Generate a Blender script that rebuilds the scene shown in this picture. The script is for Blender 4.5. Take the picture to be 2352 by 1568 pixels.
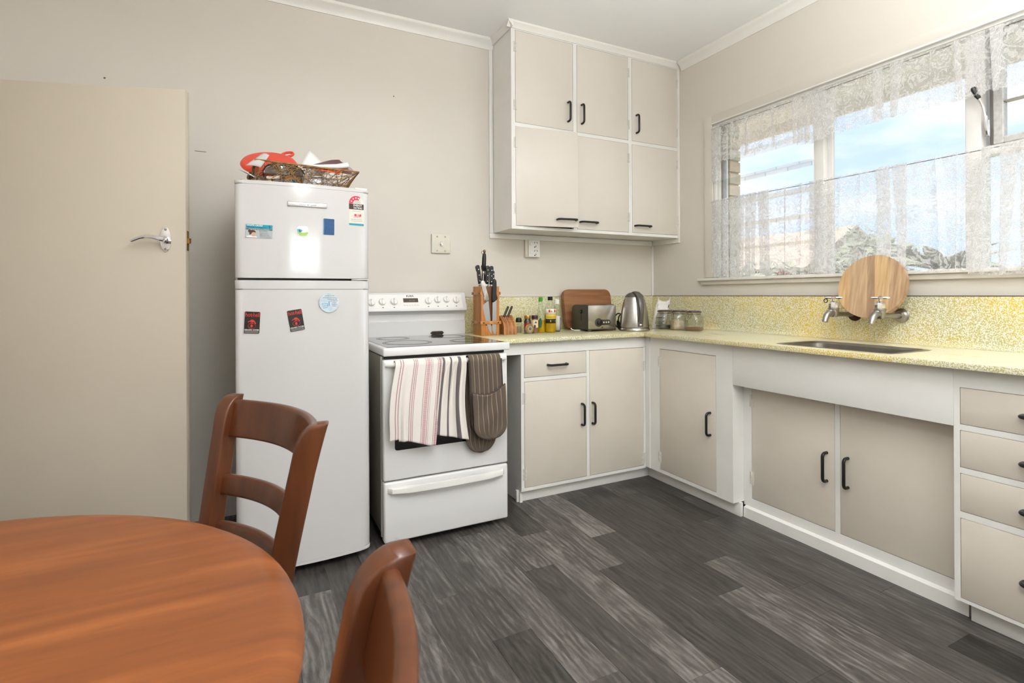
import bpy, bmesh, math, random
from mathutils import Matrix, Vector
R = math.radians
random.seed(7)
scene = bpy.context.scene
for o in list(bpy.data.objects):
    bpy.data.objects.remove(o, do_unlink=True)
COL = scene.collection

# ------------------------------------------------------------------ camera
cam_d = bpy.data.cameras.new('camera')
cam = bpy.data.objects.new('camera', cam_d)
COL.objects.link(cam)
cam_d.sensor_width = 36.0
cam_d.lens = 36.0 * 1207.47 / 2352.0
cam_d.shift_y = -(784.0 - 675.68) / 2352.0
cam_d.clip_start = 0.02
cam_d.dof.use_dof = True
cam_d.dof.focus_distance = 3.0
cam_d.dof.aperture_fstop = 9.0
cam.matrix_world = (Matrix.Translation((-2.7545, -3.0918, 1.1391)) @ Matrix.Rotation(R(-26.6935), 4, 'Z')
                    @ Matrix.Rotation(R(90), 4, 'X') @ Matrix.Rotation(R(-0.2868), 4, 'Z'))
scene.camera = cam

# ------------------------------------------------------------------ world: hazy blue sky with soft cloud
w = bpy.data.worlds.new('sky'); scene.world = w; w.use_nodes = True
nt = w.node_tree; nt.nodes.clear()
tc = nt.nodes.new('ShaderNodeTexCoord')
mp = nt.nodes.new('ShaderNodeMapping'); mp.inputs['Scale'].default_value = (1.4, 1.4, 4.2)
nz = nt.nodes.new('ShaderNodeTexNoise'); nz.inputs['Scale'].default_value = 2.1; nz.inputs['Detail'].default_value = 6; nz.inputs['Roughness'].default_value = .55
cr = nt.nodes.new('ShaderNodeValToRGB')
cr.color_ramp.elements[0].position = .40; cr.color_ramp.elements[0].color = (.56, .70, .93, 1)
cr.color_ramp.elements[1].position = .62; cr.color_ramp.elements[1].color = (.97, .97, .98, 1)
bg = nt.nodes.new('ShaderNodeBackground'); bg.inputs['Strength'].default_value = 1.05
wo = nt.nodes.new('ShaderNodeOutputWorld')
nt.links.new(tc.outputs['Generated'], mp.inputs['Vector']); nt.links.new(mp.outputs['Vector'], nz.inputs['Vector'])
nt.links.new(nz.outputs['Fac'], cr.inputs['Fac']); nt.links.new(cr.outputs['Color'], bg.inputs['Color'])
nt.links.new(bg.outputs['Background'], wo.inputs['Surface'])

def area(name, loc, rot, sx, sy, power, col=(.92, .97, 1)):
    d = bpy.data.lights.new(name, 'AREA'); d.shape = 'RECTANGLE'; d.size = sx; d.size_y = sy
    d.energy = power; d.color = col
    o = bpy.data.objects.new(name, d); COL.objects.link(o)
    o.location = loc; o.rotation_euler = rot
    return o
# daylight by the window behind the camera; fill light at an added second window
area('daylight_window_behind', (-2.20, -4.80, 1.60), (R(94), 0, 0), .9, .42, 9)
area('fill_sink_wall_window', (.14, -3.72, 1.62), (R(94), 0, R(90)), 1.3, 1.1, 12)
# sun from behind the house: lights the yard, never enters the room
su = bpy.data.lights.new('sun', 'SUN'); su.energy = 5.0; su.angle = R(2); su.color = (1, .96, .9)
suo = bpy.data.objects.new('sun', su); COL.objects.link(suo); suo.rotation_euler = Vector((.72, -.2, -.66)).to_track_quat('-Z', 'Y').to_euler()

scene.view_settings.view_transform = 'Standard'
scene.view_settings.look = 'None'
scene.view_settings.gamma = 1.0
scene.view_settings.use_curve_mapping = False
scene.view_settings.exposure = 0.42

# ------------------------------------------------------------------ helpers
def lin(c):
    if isinstance(c, str):
        c = c.lstrip('#'); c = [int(c[i:i + 2], 16) for i in (0, 2, 4)]
    return tuple(((v / 255) / 12.92 if v / 255 <= .04045 else ((v / 255 + .055) / 1.055) ** 2.4) for v in c) + (1.0,)

MATS = {}
def mat(name, col, rough=.5, metal=0., var=0., vscale=8., bump=0., bscale=200., trans=0., ior=1.45, coat=0., stretch=None, col2=None, spec=None):
    if name in MATS: return MATS[name]
    m = bpy.data.materials.new(name); m.use_nodes = True; MATS[name] = m
    n = m.node_tree; b = n.nodes['Principled BSDF']
    c = lin(col)
    b.inputs['Base Color'].default_value = c
    b.inputs['Roughness'].default_value = rough; b.inputs['Metallic'].default_value = metal
    b.inputs['IOR'].default_value = ior
    if trans: b.inputs['Transmission Weight'].default_value = trans
    if coat: b.inputs['Coat Weight'].default_value = coat; b.inputs['Coat Roughness'].default_value = .08
    if spec is not None: b.inputs['Specular IOR Level'].default_value = spec
    if var or bump or col2:
        t = n.nodes.new('ShaderNodeTexCoord'); mpg = n.nodes.new('ShaderNodeMapping')
        if stretch: mpg.inputs['Scale'].default_value = stretch
        n.links.new(t.outputs['Object'], mpg.inputs['Vector'])
    if var or col2:
        q = n.nodes.new('ShaderNodeTexNoise'); q.inputs['Scale'].default_value = vscale; q.inputs['Detail'].default_value = 5
        n.links.new(mpg.outputs['Vector'], q.inputs['Vector'])
        r = n.nodes.new('ShaderNodeValToRGB'); r.color_ramp.elements[0].position = .3; r.color_ramp.elements[1].position = .7
        c2 = lin(col2) if col2 else tuple(max(0, v * (1 - var)) for v in c[:3]) + (1,)
        r.color_ramp.elements[0].color = c2; r.color_ramp.elements[1].color = c
        n.links.new(q.outputs['Fac'], r.inputs['Fac']); n.links.new(r.outputs['Color'], b.inputs['Base Color'])
    if bump:
        q2 = n.nodes.new('ShaderNodeTexNoise'); q2.inputs['Scale'].default_value = bscale; q2.inputs['Detail'].default_value = 3
        n.links.new(mpg.outputs['Vector'], q2.inputs['Vector'])
        bp = n.nodes.new('ShaderNodeBump'); bp.inputs['Strength'].default_value = bump; bp.inputs['Distance'].default_value = .002
        n.links.new(q2.outputs['Fac'], bp.inputs['Height']); n.links.new(bp.outputs['Normal'], b.inputs['Normal'])
    return m

def fin(bm, name, m, parent=None, world=False, smooth=35, kind=None):
    me = bpy.data.meshes.new(name)
    bmesh.ops.recalc_face_normals(bm, faces=bm.faces)
    bm.to_mesh(me); bm.free()
    if smooth:
        me.polygons.foreach_set('use_smooth', [True] * len(me.polygons))
        me.set_sharp_from_angle(angle=R(smooth))
    if m is not None:
        for k in (m if isinstance(m, (list, tuple)) else [m]): me.materials.append(k)
    o = bpy.data.objects.new(name, me); COL.objects.link(o)
    if parent is not None:
        o.parent = parent
        if world: o.matrix_parent_inverse = WM(parent).inverted()
    if kind: o['kind'] = kind
    return o

def WM(o):
    if o.parent is None: return o.matrix_basis.copy()
    return WM(o.parent) @ o.matrix_parent_inverse @ o.matrix_basis

def tag(o, label, cat, group=None):
    o['label'] = label; o['category'] = cat
    if group: o['group'] = group
    return o

def thing(name, label, cat, loc=(0, 0, 0), rz=0., group=None, rot=None, kind=None):
    o = bpy.data.objects.new(name, None); COL.objects.link(o); o.empty_display_size = .05
    o.location = loc; o.rotation_euler = rot if rot else (0, 0, rz)
    if label: o['label'] = label
    if cat: o['category'] = cat
    if group: o['group'] = group
    if kind: o['kind'] = kind
    return o

def copy_tree(o, parent=None):
    c = o.copy(); COL.objects.link(c)
    if parent is not None: c.parent = parent
    for ch in list(o.children): copy_tree(ch, c)
    return c

def NB(): return bmesh.new()

def box(bm, x0, x1, y0, y1, z0, z1, bev=0., seg=2):
    vs = [bm.verts.new(p) for p in ((x0, y0, z0), (x1, y0, z0), (x1, y1, z0), (x0, y1, z0), (x0, y0, z1), (x1, y0, z1), (x1, y1, z1), (x0, y1, z1))]
    fs = [bm.faces.new([vs[i] for i in f]) for f in ((0, 3, 2, 1), (4, 5, 6, 7), (0, 1, 5, 4), (1, 2, 6, 5), (2, 3, 7, 6), (3, 0, 4, 7))]
    if bev:
        es = list({e for f in fs for e in f.edges})
        bmesh.ops.bevel(bm, geom=es, offset=bev, segments=seg, profile=.5, affect='EDGES', clamp_overlap=True)
    return bm

def BX(name, m, parent, x0, x1, y0, y1, z0, z1, bev=0., world=False, seg=2, kind=None):
    return fin(box(NB(), min(x0, x1), max(x0, x1), min(y0, y1), max(y0, y1), min(z0, z1), max(z0, z1), bev, seg), name, m, parent, world, kind=kind)

def lathe(bm, prof, n=32, c=(0, 0, 0), axis='z', cap=True):
    rings = []
    for r, h in prof:
        ring = []
        for i in range(n):
            a = 2 * math.pi * i / n; p = (r * math.cos(a), r * math.sin(a), h)
            if axis == 'x': p = (p[2], p[0], p[1])
            elif axis == 'y': p = (p[0], p[2], p[1])
            ring.append(bm.verts.new((p[0] + c[0], p[1] + c[1], p[2] + c[2])))
        rings.append(ring)
    for a, b in zip(rings, rings[1:]):
        for i in range(n):
            bm.faces.new((a[i], a[(i + 1) % n], b[(i + 1) % n], b[i]))
    if cap:
        bm.faces.new(rings[0][::-1]); bm.faces.new(rings[-1])
    return bm

def tube(bm, pts, r, n=8, closed=False, cap=True):
    pts = [Vector(p) for p in pts]; N = len(pts)
    rr = r if isinstance(r, (list, tuple)) else [r] * N
    rings = []; ref = None
    for i, p in enumerate(pts):
        a = pts[(i - 1) % N] if (i > 0 or closed) else p
        b = pts[(i + 1) % N] if (i < N - 1 or closed) else p
        t = (b - a)
        if t.length < 1e-9: t = Vector((0, 0, 1))
        t.normalize()
        if ref is None:
            ref = t.orthogonal().normalized()
        else:
            ref = (ref - t * ref.dot(t))
            ref = ref.normalized() if ref.length > 1e-6 else t.orthogonal().normalized()
        s = t.cross(ref)
        rings.append([bm.verts.new(p + (ref * math.cos(2 * math.pi * k / n) + s * math.sin(2 * math.pi * k / n)) * rr[i]) for k in range(n)])
    m = N if closed else N - 1
    for i in range(m):
        a, b = rings[i], rings[(i + 1) % N]
        for k in range(n):
            bm.faces.new((a[k], a[(k + 1) % n], b[(k + 1) % n], b[k]))
    if cap and not closed:
        bm.faces.new(rings[0][::-1]); bm.faces.new(rings[-1])
    return bm

def prism(bm, poly, axis, a0, a1, bev=0.):
    def P(u, v, a):
        return {'x': (a, u, v), 'y': (u, a, v), 'z': (u, v, a)}[axis]
    A = [bm.verts.new(P(u, v, a0)) for u, v in poly]; B = [bm.verts.new(P(u, v, a1)) for u, v in poly]
    fs = [bm.faces.new(A), bm.faces.new(B[::-1])]
    n = len(poly)
    for i in range(n):
        fs.append(bm.faces.new((A[i], A[(i + 1) % n], B[(i + 1) % n], B[i])))
    if bev:
        es = list(set(list(fs[0].edges) + list(fs[1].edges)))
        bmesh.ops.bevel(bm, geom=es, offset=bev, segments=2, profile=.5, affect='EDGES', clamp_overlap=True)
    return bm

def rrect(x0, x1, y0, y1, r, n=5):
    out = []
    for cx, cy, a0 in ((x1 - r, y1 - r, 0), (x0 + r, y1 - r, 90), (x0 + r, y0 + r, 180), (x1 - r, y0 + r, 270)):
        for i in range(n + 1):
            a = R(a0 + 90 * i / n); out.append((cx + r * math.cos(a), cy + r * math.sin(a)))
    return out

def disc(cx, cy, rx, ry=None, n=28, a0=0):
    ry = rx if ry is None else ry
    return [(cx + rx * math.cos(2 * math.pi * i / n + a0), cy + ry * math.sin(2 * math.pi * i / n + a0)) for i in range(n)]

def loft(bm, rings, cap0=True, cap1=True):
    V = [[bm.verts.new(p) for p in r] for r in rings]; n = len(V[0])
    for a, b in zip(V, V[1:]):
        for i in range(n): bm.faces.new((a[i], a[(i + 1) % n], b[(i + 1) % n], b[i]))
    if cap0: bm.faces.new(V[0][::-1])
    if cap1: bm.faces.new(V[-1])
    return bm

def grid(bm, nu, nv, f, uvf=None):
    uvl = bm.loops.layers.uv.new('UVMap') if uvf else None
    V = [[bm.verts.new(f(i / nu, j / nv)) for j in range(nv + 1)] for i in range(nu + 1)]
    for i in range(nu):
        for j in range(nv):
            fc = bm.faces.new((V[i][j], V[i + 1][j], V[i + 1][j + 1], V[i][j + 1]))
            if uvf:
                for l, (a, b) in zip(fc.loops, ((i, j), (i + 1, j), (i + 1, j + 1), (i, j + 1))):
                    l[uvl].uv = uvf(a / nu, b / nv)
    return bm

def solid(o, t, off=0.):
    md = o.modifiers.new('thickness', 'SOLIDIFY'); md.thickness = t; md.offset = off
    return o

def text(name, s, size, loc, m, parent, rot=(R(90), 0, 0), ex=.0002, shear=0., sx=1., align='CENTER', world=True, bold=0.):
    cu = bpy.data.curves.new(name, 'FONT'); cu.body = s; cu.size = size; cu.extrude = ex; cu.shear = shear
    cu.align_x = align; cu.align_y = 'CENTER'; cu.resolution_u = 2; cu.offset = bold
    t = bpy.data.objects.new(name, cu); COL.objects.link(t)
    bpy.context.view_layer.update()
    me = bpy.data.meshes.new_from_object(t.evaluated_get(bpy.context.evaluated_depsgraph_get()))
    bpy.data.objects.remove(t, do_unlink=True); bpy.data.curves.remove(cu)
    M = Matrix.Translation(loc) @ Matrix.LocRotScale(None, __import__('mathutils').Euler(rot), (sx, 1, 1))
    me.transform(M); me.materials.clear(); me.materials.append(m); me.name = name
    o = bpy.data.objects.new(name, me); COL.objects.link(o); o.parent = parent
    if world: o.matrix_parent_inverse = WM(parent).inverted()
    return o

def spoly(pts, n=5, corners=()):
    """closed Catmull-Rom through pts; indices in corners stay sharp"""
    out = []; N = len(pts)
    for i in range(N):
        p0, p1, p2, p3 = (Vector(pts[(i + k) % N]) for k in (-1, 0, 1, 2))
        if i in corners: p0 = p1
        if (i + 1) % N in corners: p3 = p2
        if i in corners and (i + 1) % N in corners: out.append(tuple(p1)); continue
        for k in range(n):
            t = k / n
            q = .5 * ((2 * p1) + (p2 - p0) * t + (2 * p0 - 5 * p1 + 4 * p2 - p3) * t * t + (3 * p1 - p0 - 3 * p2 + p3) * t ** 3)
            out.append((q.x, q.y))
    return out

def arcpath(p0, n, p1, s, rad=.012, k=4):
    """D-handle path: from p0 out along n by s, across, back to p1 (rounded corners)"""
    p0, n, p1 = Vector(p0), Vector(n), Vector(p1); d = (p1 - p0).normalized()
    out = [p0]
    for c, u, v in ((p0 + n * s, -n, d), (p1 + n * s, -d, -n)):
        a = c + u * rad; b = c + v * rad; cc = a + v * rad
        for i in range(k + 1):
            t = i / k * math.pi / 2
            out.append(cc - v * rad * math.cos(t) - u * rad * math.sin(t))
    out.append(p1)
    return out
# ------------------------------------------------------------------ materials
WALL = mat('wall_paint', (221, 214, 203), .45, var=.035, vscale=2.2, bump=.06, bscale=120)
CEIL = mat('ceiling_paint', (249, 248, 247), .6, var=.02, vscale=1.5)
TRIM = mat('trim_gloss_paint', (238, 235, 228), .32, var=.03, vscale=5)
FRAME = mat('cabinet_frame_paint', (236, 234, 229), .35, var=.05, vscale=6, bump=.05, bscale=60)
DOORP = mat('cabinet_door_paint', (222, 214, 203), .3, var=.04, vscale=3, bump=.04, bscale=90)
DOORB = mat('base_door_paint', (222, 213, 199), .36, var=.07, vscale=4, bump=.05, bscale=90)
LEAF = mat('room_door_paint', (206, 195, 178), .4, var=.03, vscale=2)
BLACKP = mat('black_plastic', (28, 27, 26), .28)
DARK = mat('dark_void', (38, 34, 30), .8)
CHROME = mat('chrome', (228, 228, 230), .09, 1.)
DULLCH = mat('dull_chrome', (176, 172, 166), .3, 1., var=.25, vscale=40)
BRASS = mat('tarnished_brass', (150, 118, 70), .35, .9)
STEEL = mat('brushed_steel', (186, 183, 178), .3, 1., var=.2, vscale=30, stretch=(1, 1, 30))
STEELH = mat('satin_steel', (190, 186, 178), .26, 1., var=.15, vscale=12)
WHITEE = mat('white_enamel', (226, 225, 223), .16, var=.012, vscale=3, coat=.3)
WHITEF = mat('fridge_enamel', (206, 204, 202), .13, var=.012, vscale=2, coat=.4)
WHITEP = mat('white_plastic', (240, 238, 233), .35)
GREYP = mat('shaded_grey_panel', (140, 133, 122), .5)  # stove side panel: the shade on it is mixed into this grey
HINGE = mat('painted_hinge', (226, 221, 210), .4, var=.2, vscale=120)
INK = mat('black_ink', (34, 31, 30), .5)
INKW = mat('white_ink', (240, 240, 236), .5)
PAPER = mat('white_paper', (236, 233, 232), .7)
BWOOD = mat('chair_stained_wood', (96, 52, 27), .3, var=0, vscale=6, col2=(74, 38, 18), stretch=(6, 6, .7), coat=.12)

def table_wood():
    m = bpy.data.materials.new('table_stained_wood'); m.use_nodes = True; n = m.node_tree; b = n.nodes['Principled BSDF']
    t = n.nodes.new('ShaderNodeTexCoord'); p = n.nodes.new('ShaderNodeMapping'); p.inputs['Scale'].default_value = (1.0, 11, 1); p.inputs['Rotation'].default_value = (0, 0, R(-8))
    q = n.nodes.new('ShaderNodeTexNoise'); q.inputs['Scale'].default_value = 2.2; q.inputs['Detail'].default_value = 6; q.inputs['Roughness'].default_value = .6
    r = n.nodes.new('ShaderNodeValToRGB'); e = r.color_ramp.elements
    e[0].position = .25; e[0].color = lin((106, 57, 27)); e[1].position = .74; e[1].color = lin((154, 90, 44))
    x = e.new(.5); x.color = lin((126, 70, 32))
    n.links.new(t.outputs['Object'], p.inputs['Vector']); n.links.new(p.outputs['Vector'], q.inputs['Vector']); n.links.new(q.outputs['Fac'], r.inputs['Fac']); n.links.new(r.outputs['Color'], b.inputs['Base Color'])
    b.inputs['Roughness'].default_value = .4; b.inputs['Specular IOR Level'].default_value = .35
    return m
TWOOD = table_wood()

def plank_mat():
    m = bpy.data.materials.new('grey_wood_vinyl'); m.use_nodes = True; n = m.node_tree; b = n.nodes['Principled BSDF']; L = n.links.new
    t = n.nodes.new('ShaderNodeTexCoord'); oi = n.nodes.new('ShaderNodeObjectInfo')
    add = n.nodes.new('ShaderNodeVectorMath'); add.operation = 'ADD'
    sc = n.nodes.new('ShaderNodeVectorMath'); sc.operation = 'SCALE'; sc.inputs[0].default_value = (37, 53, 0); L(oi.outputs['Random'], sc.inputs['Scale'])
    L(t.outputs['Object'], add.inputs[0]); L(sc.outputs[0], add.inputs[1])
    def noise(scale, s, det, dist=0.):
        p = n.nodes.new('ShaderNodeMapping'); p.inputs['Scale'].default_value = s; L(add.outputs[0], p.inputs['Vector'])
        q = n.nodes.new('ShaderNodeTexNoise'); q.inputs['Scale'].default_value = scale; q.inputs['Detail'].default_value = det; q.inputs['Distortion'].default_value = dist
        L(p.outputs['Vector'], q.inputs['Vector']); return q.outputs['Fac']
    a = noise(3.4, (8, 1.3, 1), 6, 1.6)          # broad cathedral figure
    f = noise(150., (8, .26, 1), 6, .35)          # fine streaks
    w = n.nodes.new('ShaderNodeTexWave'); w.bands_direction = 'X'; w.inputs['Scale'].default_value = 9; w.inputs['Distortion'].default_value = 9; w.inputs['Detail'].default_value = 3; w.inputs['Detail Scale'].default_value = 1.2
    pm = n.nodes.new('ShaderNodeMapping'); pm.inputs['Scale'].default_value = (1.5, .35, 1); L(add.outputs[0], pm.inputs['Vector']); L(pm.outputs['Vector'], w.inputs['Vector'])
    def math(op, x, y):
        k = n.nodes.new('ShaderNodeMath'); k.operation = op
        for i, v in enumerate((x, y)):
            if isinstance(v, (int, float)): k.inputs[i].default_value = v
            else: L(v, k.inputs[i])
        return k.outputs[0]
    s = math('ADD', math('MULTIPLY', a, .62), math('ADD', math('MULTIPLY', f, .40), math('MULTIPLY', w.outputs['Fac'], .10)))
    sep = n.nodes.new('ShaderNodeSeparateColor'); L(oi.outputs['Color'], sep.inputs['Color'])
    s = math('ADD', s, math('MULTIPLY', math('SUBTRACT', sep.outputs[0], .5), .95))
    r = n.nodes.new('ShaderNodeValToRGB'); e = r.color_ramp.elements
    e[0].position = .30; e[0].color = lin((37, 34, 32)); e[1].position = .92; e[1].color = lin((146, 140, 135))
    x = e.new(.6); x.color = lin((78, 73, 69))
    L(s, r.inputs['Fac']); L(r.outputs['Color'], b.inputs['Base Color'])
    b.inputs['Roughness'].default_value = .42
    bp = n.nodes.new('ShaderNodeBump'); bp.inputs['Strength'].default_value = .12; bp.inputs['Distance'].default_value = .001; L(f, bp.inputs['Height']); L(bp.outputs['Normal'], b.inputs['Normal'])
    return m
PLANK = plank_mat()

def laminate(name, yellow, wear=0., pale=(184, 178, 122)):
    """speckled yellow laminate: small yellow flecks on a pale ground, yellowness drifting slowly"""
    m = bpy.data.materials.new(name); m.use_nodes = True; n = m.node_tree; b = n.nodes['Principled BSDF']; L = n.links.new
    t = n.nodes.new('ShaderNodeTexCoord')
    q = n.nodes.new('ShaderNodeTexNoise'); q.inputs['Scale'].default_value = 230; q.inputs['Detail'].default_value = 1.5; L(t.outputs['Object'], q.inputs['Vector'])
    big = n.nodes.new('ShaderNodeTexNoise'); big.inputs['Scale'].default_value = 2.6; big.inputs['Detail'].default_value = 3; L(t.outputs['Object'], big.inputs['Vector'])
    r = n.nodes.new('ShaderNodeValToRGB'); r.color_ramp.elements[0].position = .40; r.color_ramp.elements[0].color = lin((234, 231, 214)); r.color_ramp.elements[1].position = .56; r.color_ramp.elements[1].color = lin(yellow)
    r2 = n.nodes.new('ShaderNodeValToRGB'); r2.color_ramp.elements[0].position = .40; r2.color_ramp.elements[0].color = lin((232, 229, 212)); r2.color_ramp.elements[1].position = .58; r2.color_ramp.elements[1].color = lin(pale)
    L(q.outputs['Fac'], r.inputs['Fac']); L(q.outputs['Fac'], r2.inputs['Fac'])
    rb = n.nodes.new('ShaderNodeValToRGB'); rb.color_ramp.elements[0].position = .38; rb.color_ramp.elements[1].position = .62; L(big.outputs['Fac'], rb.inputs['Fac'])
    mx = n.nodes.new('ShaderNodeMix'); mx.data_type = 'RGBA'; L(rb.outputs['Color'], mx.inputs[0]); L(r2.outputs['Color'], mx.inputs[6]); L(r.outputs['Color'], mx.inputs[7])
    out = mx.outputs[2]
    if wear:
        wn = n.nodes.new('ShaderNodeTexNoise'); wn.inputs['Scale'].default_value = 3.4; wn.inputs['Detail'].default_value = 7; wn.inputs['Roughness'].default_value = .65
        mp2 = n.nodes.new('ShaderNodeMapping'); mp2.inputs['Scale'].default_value = (2.2, .8, 1); mp2.inputs['Location'].default_value = (.3, .55, 0); L(t.outputs['Object'], mp2.inputs['Vector']); L(mp2.outputs['Vector'], wn.inputs['Vector'])
        wr = n.nodes.new('ShaderNodeValToRGB'); wr.color_ramp.elements[0].position = .60; wr.color_ramp.elements[0].color = (0, 0, 0, 1); wr.color_ramp.elements[1].position = .68; wr.color_ramp.elements[1].color = (wear, wear, wear, 1); L(wn.outputs['Fac'], wr.inputs['Fac'])
        m2 = n.nodes.new('ShaderNodeMix'); m2.data_type = 'RGBA'; m2.inputs[7].default_value = lin((134, 120, 82)); L(wr.outputs['Color'], m2.inputs[0]); L(out, m2.inputs[6]); out = m2.outputs[2]
    L(out, b.inputs['Base Color']); b.inputs['Roughness'].default_value = .22
    return m
LAMB = laminate('speckled_laminate_pale', (210, 196, 112))
LAMR = laminate('speckled_laminate_yellow', (222, 190, 66))
LAMT = laminate('speckled_laminate_worn_top', (226, 214, 156), .5, pale=(216, 210, 170))

def lace(name, dens=.36, flower=.5, scale=9.):
    m = bpy.data.materials.new(name); m.use_nodes = True; n = m.node_tree; n.nodes.clear(); L = n.links.new
    uv = n.nodes.new('ShaderNodeUVMap')
    d = n.nodes.new('ShaderNodeTexNoise'); d.inputs['Scale'].default_value = scale * 2.2; L(uv.outputs['UV'], d.inputs['Vector'])
    mixv = n.nodes.new('ShaderNodeMix'); mixv.data_type = 'VECTOR'; mixv.inputs[0].default_value = .045; L(uv.outputs['UV'], mixv.inputs[4]); L(d.outputs['Color'], mixv.inputs[5])
    v = n.nodes.new('ShaderNodeTexVoronoi'); v.inputs['Scale'].default_value = scale; L(mixv.outputs[1], v.inputs['Vector'])
    wv = n.nodes.new('ShaderNodeMath'); wv.operation = 'MULTIPLY'; wv.inputs[1].default_value = 34.; L(v.outputs['Distance'], wv.inputs[0])
    sn = n.nodes.new('ShaderNodeMath'); sn.operation = 'SINE'; L(wv.outputs[0], sn.inputs[0])
    fl = n.nodes.new('ShaderNodeTexNoise'); fl.inputs['Scale'].default_value = scale * 3.; fl.inputs['Detail'].default_value = 1.5; L(uv.outputs['UV'], fl.inputs['Vector'])
    ad = n.nodes.new('ShaderNodeMath'); ad.operation = 'MULTIPLY_ADD'; ad.inputs[1].default_value = .15; L(sn.outputs[0], ad.inputs[0]); L(fl.outputs['Fac'], ad.inputs[2])
    rp = n.nodes.new('ShaderNodeValToRGB'); rp.color_ramp.elements[0].position = .46; rp.color_ramp.elements[0].color = (dens,) * 3 + (1,); rp.color_ramp.elements[1].position = .6; rp.color_ramp.elements[1].color = (dens + flower,) * 3 + (1,)
    L(ad.outputs[0], rp.inputs['Fac'])
    net = n.nodes.new('ShaderNodeTexVoronoi'); net.inputs['Scale'].default_value = 420; L(uv.outputs['UV'], net.inputs['Vector'])
    nm = n.nodes.new('ShaderNodeMath'); nm.operation = 'MULTIPLY_ADD'; nm.inputs[1].default_value = .5; nm.inputs[2].default_value = -.19; L(net.outputs['Distance'], nm.inputs[0])
    al = n.nodes.new('ShaderNodeMath'); al.operation = 'ADD'; al.use_clamp = True; L(rp.outputs['Color'], al.inputs[0]); L(nm.outputs[0], al.inputs[1])
    tr = n.nodes.new('ShaderNodeBsdfTransparent'); df = n.nodes.new('ShaderNodeBsdfDiffuse'); tl = n.nodes.new('ShaderNodeBsdfTranslucent')
    df.inputs['Color'].default_value = lin((240, 238, 236)); tl.inputs['Color'].default_value = lin((240, 238, 238))
    m1 = n.nodes.new('ShaderNodeMixShader'); m1.inputs[0].default_value = .45; L(df.outputs[0], m1.inputs[1]); L(tl.outputs[0], m1.inputs[2])
    m2 = n.nodes.new('ShaderNodeMixShader'); L(al.outputs[0], m2.inputs[0]); L(tr.outputs[0], m2.inputs[1]); L(m1.outputs[0], m2.inputs[2])
    o = n.nodes.new('ShaderNodeOutputMaterial'); L(m2.outputs[0], o.inputs['Surface'])
    return m
LACE = lace('white_lace', .22, .36, 11.)
LACEV = lace('white_lace_valance', .24, .36, 12.)

def pane_mat(name, tint=(.96, .985, .98), power=5., base=.035):
    m = bpy.data.materials.new(name); m.use_nodes = True; n = m.node_tree; n.nodes.clear(); L = n.links.new
    tr = n.nodes.new('ShaderNodeBsdfTransparent'); tr.inputs['Color'].default_value = tint + (1,)
    gl = n.nodes.new('ShaderNodeBsdfGlossy'); gl.inputs['Roughness'].default_value = .02
    lw = n.nodes.new('ShaderNodeLayerWeight'); lw.inputs['Blend'].default_value = .5
    pw = n.nodes.new('ShaderNodeMath'); pw.operation = 'POWER'; pw.inputs[1].default_value = power; L(lw.outputs['Facing'], pw.inputs[0])
    fr = n.nodes.new('ShaderNodeMath'); fr.operation = 'MULTIPLY_ADD'; fr.inputs[1].default_value = .85; fr.inputs[2].default_value = base; L(pw.outputs[0], fr.inputs[0])
    mx = n.nodes.new('ShaderNodeMixShader'); L(fr.outputs[0], mx.inputs[0]); L(tr.outputs[0], mx.inputs[1]); L(gl.outputs[0], mx.inputs[2])
    o = n.nodes.new('ShaderNodeOutputMaterial'); L(mx.outputs[0], o.inputs['Surface']); return m
PANE = pane_mat('window_glass')
LOUVRE = pane_mat('louvre_glass', (.93, .975, .955))
JARG = pane_mat('jar_glass', (.86, .875, .845), 2.6, .09)

# ------------------------------------------------------------------ room shell
XL, YF, ZC = -3.82, -4.72, 2.775
def struct(o): o['kind'] = 'structure'; return o
floor = struct(BX('floor', DARK, None, XL, 0, YF, 0, -.06, -.005))
PW, PLEN = .1435, 1.043
ends = {-1: -.9, -2: -1.185, 1: -1.06, -4: -1.517, 0: -1.315, 2: -.625, 4: -.723, 5: -1.165, 6: -.89, 3: -1.466, -3: -.771, -8: -.955, -5: -1.21, -6: -.62, -7: -1.42, 7: -1.3, 8: -.5, 9: -1.0}
tone = {(-1, 1): .60, (-2, 1): .44, (1, 1): .40, (-4, 2): .66, (0, 1): .38, (2, 1): .36, (4, 1): .40, (5, 1): .46, (3, 1): .54, (-8, 1): .62, (-8, 0): .36, (-1, 0): .42, (1, 0): .64, (2, 0): .42, (3, 0): .38, (0, 0): .55, (-2, 0): .57, (5, 2): .26, (5, 0): .36, (6, 1): .48, (4, 2): .44, (-4, 1): .36, (-3, 1): .58, (-3, 2): .52, (-1, 2): .60, (1, 2): .36, (-5, 1): .5, (-6, 1): .55, (-7, 1): .42}
rnd = random.Random(3); cache = {}
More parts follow.
